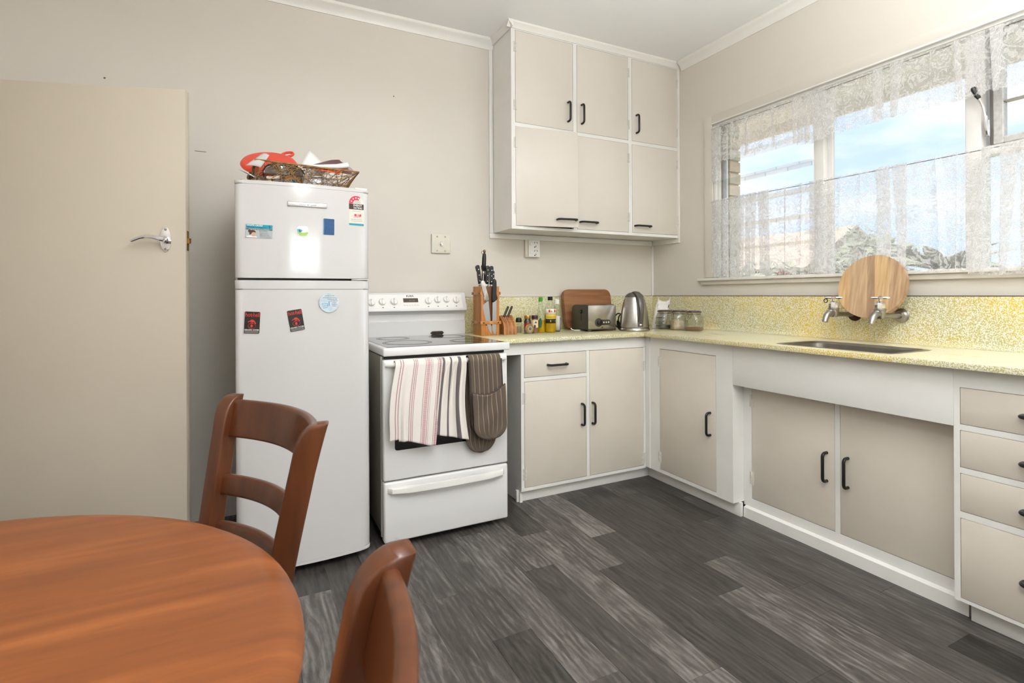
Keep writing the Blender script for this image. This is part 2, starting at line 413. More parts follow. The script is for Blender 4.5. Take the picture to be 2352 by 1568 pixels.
for k in range(-18, 11):
    x0 = -1.467 + PW * k; x1 = x0 + PW
    cx0, cx1 = max(x0, XL), min(x1, 0.)
    if cx1 - cx0 < .004: continue
    e = ends.get(k, -rnd.uniform(0, 1.04))
    while e < 0: e += PLEN
    y, j = e, 0
    # first plank runs from the wall to the first end
    base_index = 0
    while y > YF:
        y1 = min(y, 0.); y0 = max(y - PLEN, YF); y -= PLEN
        if y1 - y0 < .003: continue
        w_, l_ = cx1 - cx0 - .0007, y1 - y0 - .0007
        key = (round(w_, 4), round(l_, 4))
        if key not in cache:
            bm = NB(); box(bm, -w_ / 2, w_ / 2, -l_ / 2, l_ / 2, -.0045, 0., .0003, 1)
            o = fin(bm, 'floor_plank', PLANK, floor); cache[key] = o.data
        else:
            o = bpy.data.objects.new('floor_plank', cache[key]); COL.objects.link(o); o.parent = floor
        o.location = ((cx0 + cx1) / 2, (y0 + y1) / 2, 0)
        # index of this plank below the measured joint of its row
        j = int(round((ends.get(k, e) - y1) / PLEN)) + 1 if k in ends else None
        tv = tone.get((k, j), None) if j is not None else None
        if tv is None: tv = rnd.uniform(.40, .58)
        o.color = (tv, tv, tv, 1)

struct(BX('wall_back', WALL, None, XL - .1, .24, 0, .12, -.06, 2.9))
struct(BX('wall_left', WALL, None, XL - .1, XL, YF, 0, -.06, 2.9))
struct(BX('ceiling', CEIL, None, XL - .1, .1, YF - .1, .1, ZC, 2.9))
# wall with the sink window (and an unseen second window, added for fill light)
WY0, WY1, WZ0, WZ1 = -.59, -2.70, 1.236, 2.256
SY0, SY1 = -3.05, -4.40
bm = NB()
for a in ((WY0, 0, 0, ZC), (WY1, WY0, 0, WZ0), (WY1, WY0, WZ1, ZC), (SY0, WY1, 0, ZC), (SY1, SY0, 0, 1.05), (SY1, SY0, 2.2, ZC), (YF, SY1, 0, ZC)):
    box(bm, 0, .1, a[0], a[1], a[2], a[3])
struct(fin(bm, 'wall_right', WALL, None))
FX0, FX1, FZ0, FZ1 = -2.68, -1.72, 1.36, 1.84
bm = NB()
for a in ((XL, FX0, 0, ZC), (FX1, .1, 0, ZC), (FX0, FX1, 0, FZ0), (FX0, FX1, FZ1, ZC)):
    box(bm, a[0], a[1], YF - .1, YF, a[2], a[3])
struct(fin(bm, 'wall_front', WALL, None))

def cove(bm, p, a0, a1, axis, sgn):
    pts = [(0, 0)]
    return bm
# cornices: a scotia moulding, profile in (out-from-wall, z)
CP = [(0, 2.712), (.006, 2.712), (.010, 2.722), (.018, 2.738), (.030, 2.752), (.040, 2.758), (.044, 2.764), (.044, ZC), (0, ZC)]
bm = NB(); prism(bm, [(-u, v) for u, v in CP], 'x', XL, -1.335)
struct(fin(bm, 'trim_1', TRIM, None))
bm = NB(); prism(bm, [(-u, v) for u, v in CP], 'y', YF, -.31)
struct(fin(bm, 'trim_2', TRIM, None))
struct(BX('trim_3', TRIM, None, -.018, 0, -.012, 0, 1.12, 1.50, .003))     # batten in the wall corner
struct(BX('trim_4', WALL, None, -2.30, -.02, -.006, 0, 1.122, 1.136, .002))  # bead above the back splashback

# fine cracks / scuffs on the back wall
SC = mat('wall_scuff', (120, 108, 92), .8)
for (x, z, dx, dz) in ((-2.99, 1.87, .05, .003), (-1.98, 2.31, .006, .008), (-3.36, 2.17, .008, .008)):
    BX('scuff', SC, bpy.data.objects['wall_back'], x, x + dx, -.0008, 0, z, z + dz)

# ------------------------------------------------------------------ window_1 over the sink
WF = mat('window_frame_paint', (232, 229, 224), .32, var=.06, vscale=14)
win = thing('window_1', None, None, (0, -1.65, 1.236), kind='structure')
def wb(name, m, *a, bev=.002): return BX(name, m, win, *a, bev=bev, world=True)
wb('architrave_side', WALL, -.014, 0, -.52, -.588, 1.243, 2.31)
wb('architrave_head', WALL, -.014, 0, -2.78, -.588, 2.258, 2.31)
wb('architrave_bead', TRIM, -.018, 0, -2.78, -.583, 2.250, 2.2585, bev=.001)
wb('head_lining', WF, .0, .1, WY1, WY0, 2.236, 2.256)
wb('jamb_lining', WF, .0, .1, -.604, -.588, 1.24, 2.24)
wb('jamb_lining', WF, .0, .1, WY1, WY1 + .018, 1.24, 2.24)
wb('sill', TRIM, -.034, .1, -2.86, -.47, 1.222, 1.2405, bev=.004)
wb('sill_apron', WALL, -.02, 0, -2.84, -.49, 1.196, 1.222, bev=.005)
wb('mullion', WF, .018, .10, -1.318, -1.264, 1.24, 2.238)
wb('mullion', WF, .018, .10, -2.000, -1.945, 1.24, 2.238)
wb('fixed_stop', WF, .05, .075, -1.345, -1.318, 1.24, 2.238)
wb('fixed_stop', WF, .05, .075, -1.945, -1.930, 1.24, 2.238)
BX('pane', PANE, win, .061, .065, -1.945, -1.318, 1.24, 2.238, world=True)
# louvres: channel strips and seven open blades
wb('louvre_channel', DULLCH, .035, .07, -.634, -.618, 1.25, 2.236)
wb('jamb_inner', WF, .02, .1, -.62, -.604, 1.24, 2.236)
for i in range(7):
    z = 1.275 + .1475 * i
    bm = NB(); prism(bm, rrect(-.018, .125, -1.262, -.632, .02, 4), 'z', z, z + .005)
    b_ = fin(bm, 'louvre_blade', LOUVRE, win, True)
# casement sash to the right, over a fixed lower light
wb('transom', WF, .03, .1, WY1, -2.0, 1.715, 1.752)
sash = thing('casement_sash', None, None, (0, 0, 0)); sash.parent = win; sash.matrix_parent_inverse = WM(win).inverted()
ALU = mat('worn_sash_frame', (206, 203, 198), .4, .1, var=.25, vscale=60)
bm = NB()
for a in ((-2.062, -2.028, 1.757, 2.232), (-2.68, -2.646, 1.757, 2.232), (-2.646, -2.062, 1.757, 1.785), (-2.646, -2.062, 2.205, 2.232), (-2.646, -2.062, 1.928, 1.934)):
    box(bm, .045, .085, a[0], a[1], a[2], a[3], .003, 1)
bpy.data.objects.remove(sash, do_unlink=True)
sash = fin(bm, 'casement_sash', ALU, win, True)
BX('sash_pane', PANE, sash, .062, .066, -2.646, -2.062, 1.785, 2.205, world=True)
BX('pane', PANE, win, .062, .066, WY1, -2.0, 1.24, 1.715, world=True)
wb('weatherstrip', mat('weather_grey', (150, 146, 140), .5), .085, .09, -2.03, -2.002, 1.755, 2.232, bev=0)
latch = fin(tube(NB(), [(.02, -2.018, 1.80), (.008, -2.018, 1.83), (.004, -2.020, 1.87), (-.004, -2.016, 1.91), (-.010, -2.010, 1.935), (-.016, -2.004, 1.955)], [.006, .007, .007, .006, .006, .007], 8), 'casement_fastener', CHROME, win, True)
fin(tube(NB(), [(-.014, -2.006, 1.948), (-.018, -2.000, 1.962), (-.026, -1.992, 1.990), (-.028, -1.990, 1.998)], [.007, .010, .011, .007], 8), 'fastener_grip', BLACKP, latch, True)
BX('fastener_plate', CHROME, latch, .018, .03, -2.026, -2.010, 1.79, 1.86, .003, world=True)

# second window, added for fill light, and the one behind the camera: plain sashes
def plain_window(name, axis, at, a0, a1, z0, z1, n):
    wn = thing(name, None, None, ((at, (a0 + a1) / 2, z0) if axis == 'x' else ((a0 + a1) / 2, at, z0)), kind='structure')
    def bb(nm, m, u0, u1, v0, v1, d0, d1):
        if axis == 'x': return BX(nm, m, wn, at + d0, at + d1, u0, u1, v0, v1, .002, world=True)
        return BX(nm, m, wn, u0, u1, at - d1, at - d0, v0, v1, .002, world=True)
    bb('frame_bottom', WF, a0, a1, z0, z0 + .04, .02, .09); bb('frame_top', WF, a0, a1, z1 - .04, z1, .02, .09)
    for i in range(n + 1):
        p = a0 + (a1 - a0) * i / n; p = min(max(p, a0 + .02), a1 - .02)
        bb('frame_upright', WF, p - .02, p + .02, z0 + .04, z1 - .04, .02, .09)
    return wn
plain_window('added_window_2', 'x', 0, SY1, SY0, 1.05, 2.2, 2)
plain_window('window_3', 'y', YF, FX0, FX1, FZ0, FZ1, 2)

# ------------------------------------------------------------------ pendant lamp out of view, added as fill light
def glow(name, col, strength):
    m = bpy.data.materials.new(name); m.use_nodes = True; b = m.node_tree.nodes['Principled BSDF']
    b.inputs['Base Color'].default_value = (.9, .9, .88, 1); b.inputs['Emission Color'].default_value = col; b.inputs['Emission Strength'].default_value = strength
    return m
pd = thing('added_pendant_lamp', 'round opal glass pendant lamp added out of view as fill light', 'added lamp', (-2.42, -2.86, ZC))
fin(lathe(NB(), [(.05, 0), (.05, -.02), (.02, -.03), (.004, -.032)], 24), 'ceiling_rose', WHITEP, pd)
fin(tube(NB(), [(0, 0, -.03), (0, 0, -.485)], .004, 8), 'cord', WHITEP, pd)
fin(lathe(NB(), [(.02, -.485), (.08, -.50), (.15, -.545), (.185, -.625), (.185, -.685), (.15, -.765), (.08, -.81), (.005, -.825)], 32), 'globe', glow('fill_globe_glow', (.95, .98, 1, 1), 17.), pd)

# uplighter out of view, added to brighten the ceiling
fl_ = thing('added_floor_lamp', 'slim white-bowled uplighter added out of view to brighten the ceiling', 'added lamp', (-1.55, -3.12, 0))
fin(lathe(NB(), [(.13, 0), (.13, .015), (.03, .03), (.012, .04)], 32), 'base', STEELH, fl_)
fin(tube(NB(), [(0, 0, .035), (0, 0, 1.62)], .011, 12), 'pole', STEELH, fl_)
fin(lathe(NB(), [(.012, 1.60), (.05, 1.62), (.13, 1.68), (.19, 1.76), (.186, 1.762), (.126, 1.686), (.05, 1.63), (.004, 1.625)], 40, cap=False), 'bowl', WHITEP, fl_)
ld = bpy.data.lights.new('uplighter_fill', 'AREA'); ld.shape = 'DISK'; ld.size = .2; ld.energy = 84; ld.color = (.94, .975, 1)
lo = bpy.data.objects.new('uplighter_fill', ld); COL.objects.link(lo); lo.parent = fl_; lo.location = (0, 0, 1.70); lo.rotation_euler = (R(180), 0, 0)

# ------------------------------------------------------------------ outside
GR = mat('garden_ground', (206, 200, 186), .9, var=.4, vscale=3)
g = struct(BX('ground', GR, None, .3, 60, -40, 45, -.9, -.5))
SOF = mat('soffit_paint', (246, 238, 222), .6, var=.05, vscale=5)
ev = thing('roof_eave', 'cream painted soffit and fascia of the house eave outside the louvred window', 'eave', (.45, -2, 2.32))
BX('soffit', SOF, ev, .22, .72, -6, 1.6, 2.36, 2.385, world=True)
BX('fascia', SOF, ev, .70, .725, -6, 1.6, 2.295, 2.46, .003, world=True)
BRK = [mat('white_brick_%d' % i, c, .85, var=.16, vscale=30, bump=.4, bscale=80) for i, c in enumerate(((224, 212, 194), (214, 200, 180), (230, 222, 206)))]
MORT = mat('brick_mortar', (196, 184, 166), .9)
bp = thing('brick_pier', 'pale painted brick edge of the outer wall beside the glass louvres', 'brick wall', (.17, -.45, 0))
BX('mortar_core', MORT, bp, .126, .214, -.606, -.2, -.5, 2.3, world=True)
for i in range(34):
    z = -.42 + i * .079
    if z > 2.22: break
    for j in range(2):
        y1 = -.618 + (0 if i % 2 == 0 else 0); ln = (.22 if (i + j) % 2 == 0 else .105)
        y0 = y1 if j == 0 else y1 + (.22 if i % 2 == 0 else .105) + .01
        ln = (.22 if i % 2 == 0 else .105) if j == 0 else (.105 if i % 2 == 0 else .22)
        dx = rnd.uniform(-.003, .003)
        BX('brick', BRK[rnd.randrange(3)], bp, .12 + dx, .22 + dx, y0, min(y0 + ln, -.2), z, z + .068, .003, world=True, seg=1)

FEN = [mat('fence_brick_%d' % i, c, .9, var=.2, vscale=12) for i, c in enumerate(((188, 168, 150), (172, 152, 132), (200, 184, 166)))]
fw = thing('garden_brick_wall', 'low tan brick wall across the yard behind the lace curtain', 'garden wall', (5.0, 2, -.5))
BX('mortar_core', MORT, fw, 5.02, 5.22, -3.0, 9.2, -.5, 1.18, world=True)
shared = {}
for i in range(2, 11):
    for j in range(30):
        y = -3.0 + j * .405 + (.2 if i % 2 else 0)
        z = -.49 + i * .152
        if 'b' not in shared:
            o = BX('brick', FEN[0], fw, 0, .24, 0, .39, 0, .14, .004, seg=1); shared['b'] = o.data
            shared['c'] = o.data.copy(); shared['c'].materials[0] = FEN[1]; shared['d'] = o.data.copy(); shared['d'].materials[0] = FEN[2]
            o.matrix_parent_inverse = WM(fw).inverted()
        else:
            if i < 7 and j < 0: continue
            o = bpy.data.objects.new('brick', shared[rnd.choice('bcd')]); COL.objects.link(o); o.parent = fw; o.matrix_parent_inverse = WM(fw).inverted()
        o.location = (5.0, y, z)
        if j == 29: break
BX('capping', mat('wall_capping', (214, 208, 198), .8), fw, 4.97, 5.27, -3.05, 9.25, 1.185, 1.24, .006, world=True)

LEAFM = [mat('foliage_%d' % i, c, .7, var=.3, vscale=9) for i, c in enumerate(((150, 154, 132), (164, 166, 146), (142, 148, 128)))]
BARK = mat('bark', (118, 104, 88), .9, var=.3, vscale=14)
def tree(name, label, x, y, z0, h, rad, n, seed, palm=False, m=0):
    t = thing(name, label, 'tree', (x, y, z0), group=None); rr = random.Random(seed)
    fin(tube(NB(), [(0, 0, 0), (.03, .02, h * .5), (0, .03, h * .85)], [.11, .09, .06], 8), 'trunk', BARK, t)
    bm = NB()
    if palm:
        for i in range(n):
            a = 2 * math.pi * i / n + rr.uniform(-.2, .2); el = rr.uniform(-.1, .9)
            prev = None; L_ = rad * rr.uniform(.8, 1.1)
            for s in range(7):
                u = s / 6; r_ = L_ * u; z = h * .85 + math.sin(el) * r_ - .55 * u * u * L_ * .7
                wdt = .10 * L_ * math.sin(math.pi * min(1, u * .93 + .07)) + .004
                cx, cy = math.cos(a) * r_ * math.cos(el * .6), .03 + math.sin(a) * r_ * math.cos(el * .6)
                px, py = -math.sin(a) * wdt, math.cos(a) * wdt
                cur = (bm.verts.new((cx + px, cy + py, z - wdt * .4)), bm.verts.new((cx, cy, z)), bm.verts.new((cx - px, cy - py, z - wdt * .4)))
                if prev:
                    bm.faces.new((prev[0], prev[1], cur[1], cur[0])); bm.faces.new((prev[1], prev[2], cur[2], cur[1]))
                prev = cur
    else:
        for i in range(n):
            th, ph = rr.uniform(0, 2 * math.pi), math.acos(rr.uniform(-1, 1)); q = rad * rr.uniform(.35, 1.) ** .6
            c = Vector((q * math.sin(ph) * math.cos(th), q * math.sin(ph) * math.sin(th), h * .85 + .75 * q * math.cos(ph)))
            s = rr.uniform(.08, .17) * max(.6, rad); d1 = Vector((rr.gauss(0, 1), rr.gauss(0, 1), rr.gauss(0, .7))).normalized(); d2 = d1.orthogonal().normalized()
            bm.faces.new([bm.verts.new(c + v) for v in (d1 * s, d2 * s * .5, -d1 * s, -d2 * s * .5)])
    f = fin(bm, 'foliage', LEAFM[m], t, smooth=None)
    if palm: solid(f, .006)
    return t
tree('palm_tree', 'spiky palm with arching fronds beyond the garden wall', 6.4, .95, -.5, 2.3, 1.1, 26, 5, True, 1)
tree('garden_tree', 'rounded tree behind the middle window pane', 9.6, 3.9, -.5, 2.7, 1.0, 420, 2, m=0)
tree('garden_tree', 'small loose tree beside the palm, left of it from the kitchen', 7.2, 4.6, -.5, 2.0, .9, 420, 9, m=1)
tree('garden_tree', 'wide low tree far along the garden wall behind the casement', 7.5, -1.0, -.5, 1.9, 1.0, 460, 11, m=2)
HS = mat('weatherboard', (226, 220, 210), .7); RF = mat('far_roof', (176, 160, 148), .8)
hs = thing('neighbour_house', 'pale neighbouring house with brownish roof behind the garden wall', 'house', (12, 9, -.5))
for i in range(9):
    BX('weatherboard', HS, hs, 11 - .012 * (i % 2), 11.2, 6.4, 12.5, -.5 + i * .26, -.5 + i * .26 + .25, world=True)
bm = NB(); prism(bm, [(10.6, 1.8), (13, 3.1), (15.4, 1.8)], 'y', 6.0, 12.9); fin(bm, 'roof', RF, hs, True)
# ------------------------------------------------------------------ cupboards
def handle(parent, p0, p1, n, s=.032, r=.0068):
    bm = NB(); tube(bm, arcpath(p0, n, p1, s, .016, 5), r, 10)
    return fin(bm, 'handle', BLACKP, parent, True)

def hinge(parent, x, y, z, axis, nx):
    """small painted butt hinge; the knuckle stands proud of the face"""
    bm = NB(); h = .062
    if axis == 'y':   # face looks to -y
        box(bm, x - .012, x + .012, y - .0015, y + .001, z - h / 2, z + h / 2)
        for k in range(3): lathe(bm, [(.0035, z - h / 2 + k * h / 3 + .001), (.0035, z - h / 2 + (k + 1) * h / 3 - .001)], 8, (x, y - .003, 0))
    else:
        box(bm, x - .0015, x + .001, y - .012, y + .012, z - h / 2, z + h / 2)
        for k in range(3): lathe(bm, [(.0035, z - h / 2 + k * h / 3 + .001), (.0035, z - h / 2 + (k + 1) * h / 3 - .001)], 8, (x - .003, y, 0))
    return fin(bm, 'hinge', HINGE, parent, True)

DU = -.2753
up = thing('wall_cupboard', 'tall cream six-door wall cupboard with black handles reaching the ceiling', 'cupboard', (-.668, -.137, 1.534))
def ub(name, m, *a, bev=0.): return BX(name, m, up, *a, bev=bev, world=True)
ub('side_panel', FRAME, -1.335, -1.318, DU + .018, 0, 1.536, ZC)
ub('bottom_panel', FRAME, -1.318, -.002, DU + .018, 0, 1.536, 1.552)
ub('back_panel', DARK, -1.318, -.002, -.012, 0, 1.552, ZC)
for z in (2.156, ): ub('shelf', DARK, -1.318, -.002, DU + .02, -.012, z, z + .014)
bm = NB()
F0, F1 = DU, DU + .018
for a in ((-1.337, -1.310, 1.534, ZC), (-.896, -.868, 1.534, ZC), (-.453, -.423, 1.534, ZC), (-.012, -.0005, 1.534, ZC)):
    box(bm, a[0], a[1], F0, F1, a[2], a[3])
for x0, x1 in ((-1.310, -.896), (-.868, -.453), (-.423, -.012)):
    for z0, z1 in ((1.534, 1.553), (2.152, 2.175), (2.732, ZC)):
        box(bm, x0, x1, F0, F1, z0, z1)
fin(bm, 'face_frame', FRAME, up, True)
bm = NB()
prism(bm, [(DU, 2.738), (DU - .006, 2.738), (DU - .012, 2.750), (DU - .028, 2.764), (DU - .030, ZC), (DU, ZC)], 'x', -1.366, 0)
prism(bm, [(-1.337, 2.738), (-1.343, 2.738), (-1.349, 2.750), (-1.365, 2.764), (-1.367, ZC), (-1.337, ZC)], 'y', DU - .03, 0)
fin(bm, 'cornice', TRIM, up, True)
ub('scribe_batten', TRIM, -1.362, -1.3365, -.012, 0, 1.5345, ZC - .06, bev=.003)
ub('scribe_batten', TRIM, -1.362, -.014, -.012, 0, 1.500, 1.534, bev=.003)
ub('scribe_batten', TRIM, -.014, 0, DU - .012, -.012, 1.500, 2.74, bev=.003)
cols = ((-1.309, -.897), (-.867, -.454), (-.422, -.013))
hx = (-.905, -.857, -.412)
for i, (x0, x1) in enumerate(cols):
    d = ub('door', DOORP, x0 + .0012, x1 - .0012, DU - .001, DU + .017, 2.1765, 2.7305, bev=.0015)
    xh = (-.935, -.832, -.385)[i]
    handle(d, (xh, DU, 2.232), (xh, DU, 2.352), (0, -1, 0))
    hxx = x0 if i == 0 else x1
    for z in (2.63, 2.28): hinge(d, hxx, DU - .001, z, 'y', 1)
    if i == 0: continue
    d = ub('door', DOORP, x0 + .0012, x1 - .0012, DU - .001, DU + .017, 1.5545, 2.1508, bev=.0015)
    x = (-.848, -.402)[i - 1]
    handle(d, (x, DU, 1.600), (x + .128, DU, 1.600), (0, -1, 0))
    for z in (2.054, 1.656): hinge(d, x1, DU - .001, z, 'y', 1)
# lower left door stands slightly ajar: build it at its hinge line and swing it
dj = bpy.data.objects.new('door', None)
bm = NB(); box(bm, 0, .412, -.001, .017, 1.5545, 2.1508, .0015, 2)
dj = fin(bm, 'door', DOORP, up); dj['label'] = 'lower left cupboard door standing slightly ajar'
dj.matrix_parent_inverse = WM(up).inverted(); dj.location = (-1.309, DU, 0); dj.rotation_euler = (0, 0, R(-8.5))
hh = fin(tube(NB(), arcpath((.268, 0, 1.600), (0, -1, 0), (.396, 0, 1.600), .032, .016, 5), .0068, 10), 'handle', BLACKP, dj)
for z in (2.054, 1.656):
    bm = NB(); box(bm, -.012, .012, -.0025, .001, z - .031, z + .031); lathe(bm, [(.0035, z - .031), (.0035, z + .031)], 8, (0, -.004, 0)); fin(bm, 'hinge', HINGE, dj)

# ------- base cupboard beside the stove
Y1 = -.561
bc = thing('base_cupboard', 'cream base cupboard beside the stove with one drawer and two doors', 'cupboard', (-1.0, -.28, 0))
def bb(name, m, *a, bev=0.): return BX(name, m, bc, *a, bev=bev, world=True)
bm = NB()
for x0, x1, z0, z1 in ((-1.43, -1.4105, .065, .81), (-1.0025, -.981, .083, .81), (-.5795, -.5605, .065, .81), (-1.583, -.5605, .811, .8778), (-1.4105, -1.0025, .6615, .6825), (-1.4105, -.5795, .065, .0825)):
    box(bm, x0, x1, Y1, Y1 + .018, z0, z1)
fin(bm, 'face_frame', FRAME, bc, True)
bb('side_panel', FRAME, -1.43, -1.414, Y1 + .018, -.02, .0, .8778)
bb('floor_panel', DARK, -1.414, -.56, Y1 + .018, -.02, .07, .083)
bb('back_panel', DARK, -1.414, -.56, -.02, -.005, .0, .8778)
bb('plinth', FRAME, -1.443, -.512, -.529, -.511, 0, .0635, bev=.002)
d = bb('drawer', DOORB, -1.4085, -1.0045, Y1 - .001, Y1 + .017, .6845, .8085, bev=.0015)
handle(d, (-1.262, Y1, .745), (-1.142, Y1, .745), (0, -1, 0))
d = bb('door', DOORB, -1.4085, -1.0045, Y1 - .001, Y1 + .017, .0845, .6595, bev=.0015)
handle(d, (-1.036, Y1, .386), (-1.036, Y1, .506), (0, -1, 0))
for z in (.571, .156): hinge(d, -1.4095, Y1 - .001, z, 'y', 1)
d = bb('door', DOORB, -.9795, -.5815, Y1 - .001, Y1 + .017, .0845, .8085, bev=.0015)
handle(d, (-.962, Y1, .386), (-.962, Y1, .506), (0, -1, 0))
for z in (.694, .131): hinge(d, -.5805, Y1 - .001, z, 'y', 1)

# ------- corner cupboard under the sink run
X2 = -.5585
cc = thing('corner_cupboard', 'cream single-door base cupboard in the corner between stove run and sink', 'cupboard', (-.28, -.89, 0))
def cb(name, m, *a, bev=0.): return BX(name, m, cc, *a, bev=bev, world=True)
bm = NB()
for y0, y1, z0, z1 in ((-.682, -.562, .072, .8778), (-1.211, -1.1045, .072, .8778), (-1.1045, -.682, .811, .8778), (-1.1045, -.682, .072, .0925)):
    box(bm, X2, X2 + .018, y0, y1, z0, z1)
box(bm, X2 - .006, X2, -.602, -.5625, .072, .8778, .002, 1)
fin(bm, 'face_frame', FRAME, cc, True)
cb('side_panel', FRAME, X2 + .018, -.02, -1.211, -1.195, .072, .8778)
cb('floor_panel', DARK, X2 + .018, -.02, -1.195, -.58, .075, .088)
cb('plinth', FRAME, -.517, -.499, -1.222, -.532, 0, .071, bev=.002)
d = cb('door', DOORB, X2 - .001, X2 + .017, -1.1025, -.6845, .0945, .8085, bev=.0015)
handle(d, (X2, -1.067, .386), (X2, -1.067, .504), (-1, 0, 0))
for z in (.735, .165): hinge(d, X2 - .001, -.683, z, 'x', 1)

# ------- recessed sink cupboard
sk = thing('sink_cupboard', 'recessed two-door cream cupboard under the sink below a deep header', 'cupboard', (-.28, -1.68, 0))
def sb(name, m, *a, bev=0.): return BX(name, m, sk, *a, bev=bev, world=True)
XS = -.480
sb('header_rail', FRAME, X2, X2 + .018, -2.145, -1.2115, .6735, .8778, bev=.001)
sb('header_soffit', FRAME, X2 + .018, XS + .018, -2.145, -1.2115, .6735, .69)
bm = NB()
for y0, y1, z0, z1 in ((-1.2595, -1.2115, .056, .69), (-1.7035, -1.681, .056, .69), (-2.145, -2.119, .056, .69), (-1.681, -1.2595, .056, .1015), (-2.119, -1.7035, .056, .1015)):
    box(bm, XS, XS + .018, y0, y1, z0, z1)
fin(bm, 'face_frame', FRAME, sk, True)
bm = NB(); prism(bm, [(-.500, 0), (-.498, .050), (XS + .002, .058), (XS + .002, 0)], 'y', -2.162, -1.224); fin(bm, 'plinth', FRAME, sk, True)
d = sb('door', DOORB, XS - .001, XS + .017, -1.6795, -1.261, .1035, .688, bev=.0015)
handle(d, (XS, -1.646, .312), (XS, -1.646, .436), (-1, 0, 0))
for z in (.595, .205): hinge(d, XS - .001, -1.2605, z, 'x', 1)
d = sb('door', DOORB, XS - .001, XS + .017, -2.118, -1.705, .1035, .688, bev=.0015)
handle(d, (XS, -1.737, .312), (XS, -1.737, .436), (-1, 0, 0))

# ------- drawer unit
dr = thing('drawer_cupboard', 'cream four-drawer base unit to the right of the sink cupboard', 'cupboard', (-.28, -2.38, 0))
def db(name, m, *a, bev=0.): return BX(name, m, dr, *a, bev=bev, world=True)
YD0, YD1 = -2.600, -2.165
bm = NB()
for y0, y1, z0, z1 in ((-2.1635, -2.1455, .072, .8778), (-2.625, -2.602, .072, .8778), (-2.602, -2.1635, .811, .8778), (-2.602, -2.1635, .6635, .6835), (-2.602, -2.1635, .515, .5355), (-2.602, -2.1635, .3605, .3835), (-2.602, -2.1635, .072, .0845)):
    box(bm, X2, X2 + .018, y0, y1, z0, z1)
fin(bm, 'face_frame', FRAME, dr, True)
db('side_panel', FRAME, X2 + .018, -.02, -2.163, -2.147, .072, .8778)
db('side_panel', FRAME, X2 + .018, -.02, -2.625, -2.609, .072, .8778)
db('plinth', FRAME, -.517, -.499, -2.62, -2.175, 0, .071, bev=.002)
for z0, z1, zh in ((.685, .8095, .746), (.537, .662, .595), (.385, .5135, .443), (.086, .359, .219)):
    d = db('drawer', DOORB, X2 - .001, X2 + .017, YD0, YD1, z0, z1, bev=.0015)
    handle(d, (X2, -2.330, zh), (X2, -2.452, zh), (-1, 0, 0))

# ------------------------------------------------------------------ worktops
wt = thing('worktop', 'pale speckled laminate worktop beside the stove with matching upstand', 'worktop', (-.8, -.3, .878))
BX('worktop_slab', [LAMB], wt, -1.583, -.0005, -.5985, -.001, .878, .9, .0022, world=True)
BX('splashback', LAMB, wt, -1.583, -.019, -.019, -.0005, .9005, 1.1205, .001, world=True)
BX('edge_seam', DARK, wt, -.6036, -.6022, -.5996, -.5985, .8785, .8995, world=True)
wr = thing('worktop', 'yellow speckled laminate worktop holding the steel sink under the window', 'worktop', (-.3, -1.7, .878))
SX0, SX1, SYA, SYB = -.530, -.222, -1.932, -1.428
bm = NB()
for x0, x1, y0, y1 in ((-.602, SX0, -2.66, -.599), (SX1, -.001, -2.66, -.599), (SX0, SX1, SYB, -.599), (SX0, SX1, -2.66, SYA)):
    box(bm, x0, x1, y0, y1, .878, .9)
bmesh.ops.remove_doubles(bm, verts=bm.verts, dist=1e-5)
fin(bm, 'worktop_slab', LAMT, wr, True)
BX('worktop_edge', LAMR, wr, -.6035, -.602, -2.66, -.5992, .8782, .8995, .0005, world=True)
# upstand with coved foot
pf = [(-.0005, .9005), (-.046, .9005), (-.036, .9025), (-.026, .909), (-.0205, .920), (-.019, .935), (-.019, 1.1205), (-.0005, 1.1205)]
bm = NB(); prism(bm, pf, 'y', -2.66, -.0195); fin(bm, 'splashback', LAMR, wr, True)
BX('dark_top_line', DARK, wr, -.0205, -.0005, -2.66, -.02, 1.1207, 1.1235, world=True)  # thin dark strip along the top of the splashback

# ------------------------------------------------------------------ sink
sn = thing('sink', 'stainless steel sink bowl let into the speckled worktop', 'sink', (-.376, -1.68, .75))
def ring(x0, x1, y0, y1, r, z): return [(x, y, z) for x, y in rrect(x0, x1, y0, y1, r, 6)]
bm = NB()
loft(bm, [ring(SX0 - .006, SX1 + .006, SYA - .006, SYB + .006, .055, .9003), ring(SX0 - .004, SX1 + .004, SYA - .004, SYB + .004, .055, .9018), ring(SX0 + .012, SX1 - .012, SYA + .012, SYB - .012, .05, .901),
          ring(SX0 + .02, SX1 - .02, SYA + .02, SYB - .02, .05, .892), ring(SX0 + .03, SX1 - .03, SYA + .03, SYB - .03, .05, .78), ring(SX0 + .06, SX1 - .06, SYA + .06, SYB - .06, .05, .755)], cap0=False)
fin(bm, 'bowl', mat('sink_steel', (150, 145, 138), .34, .95, var=.2, vscale=20), sn, True)
fin(lathe(NB(), [(.03, .7555), (.034, .758), (.02, .757)], 20, (-.376, -1.68, 0)), 'waste', CHROME, sn, True)

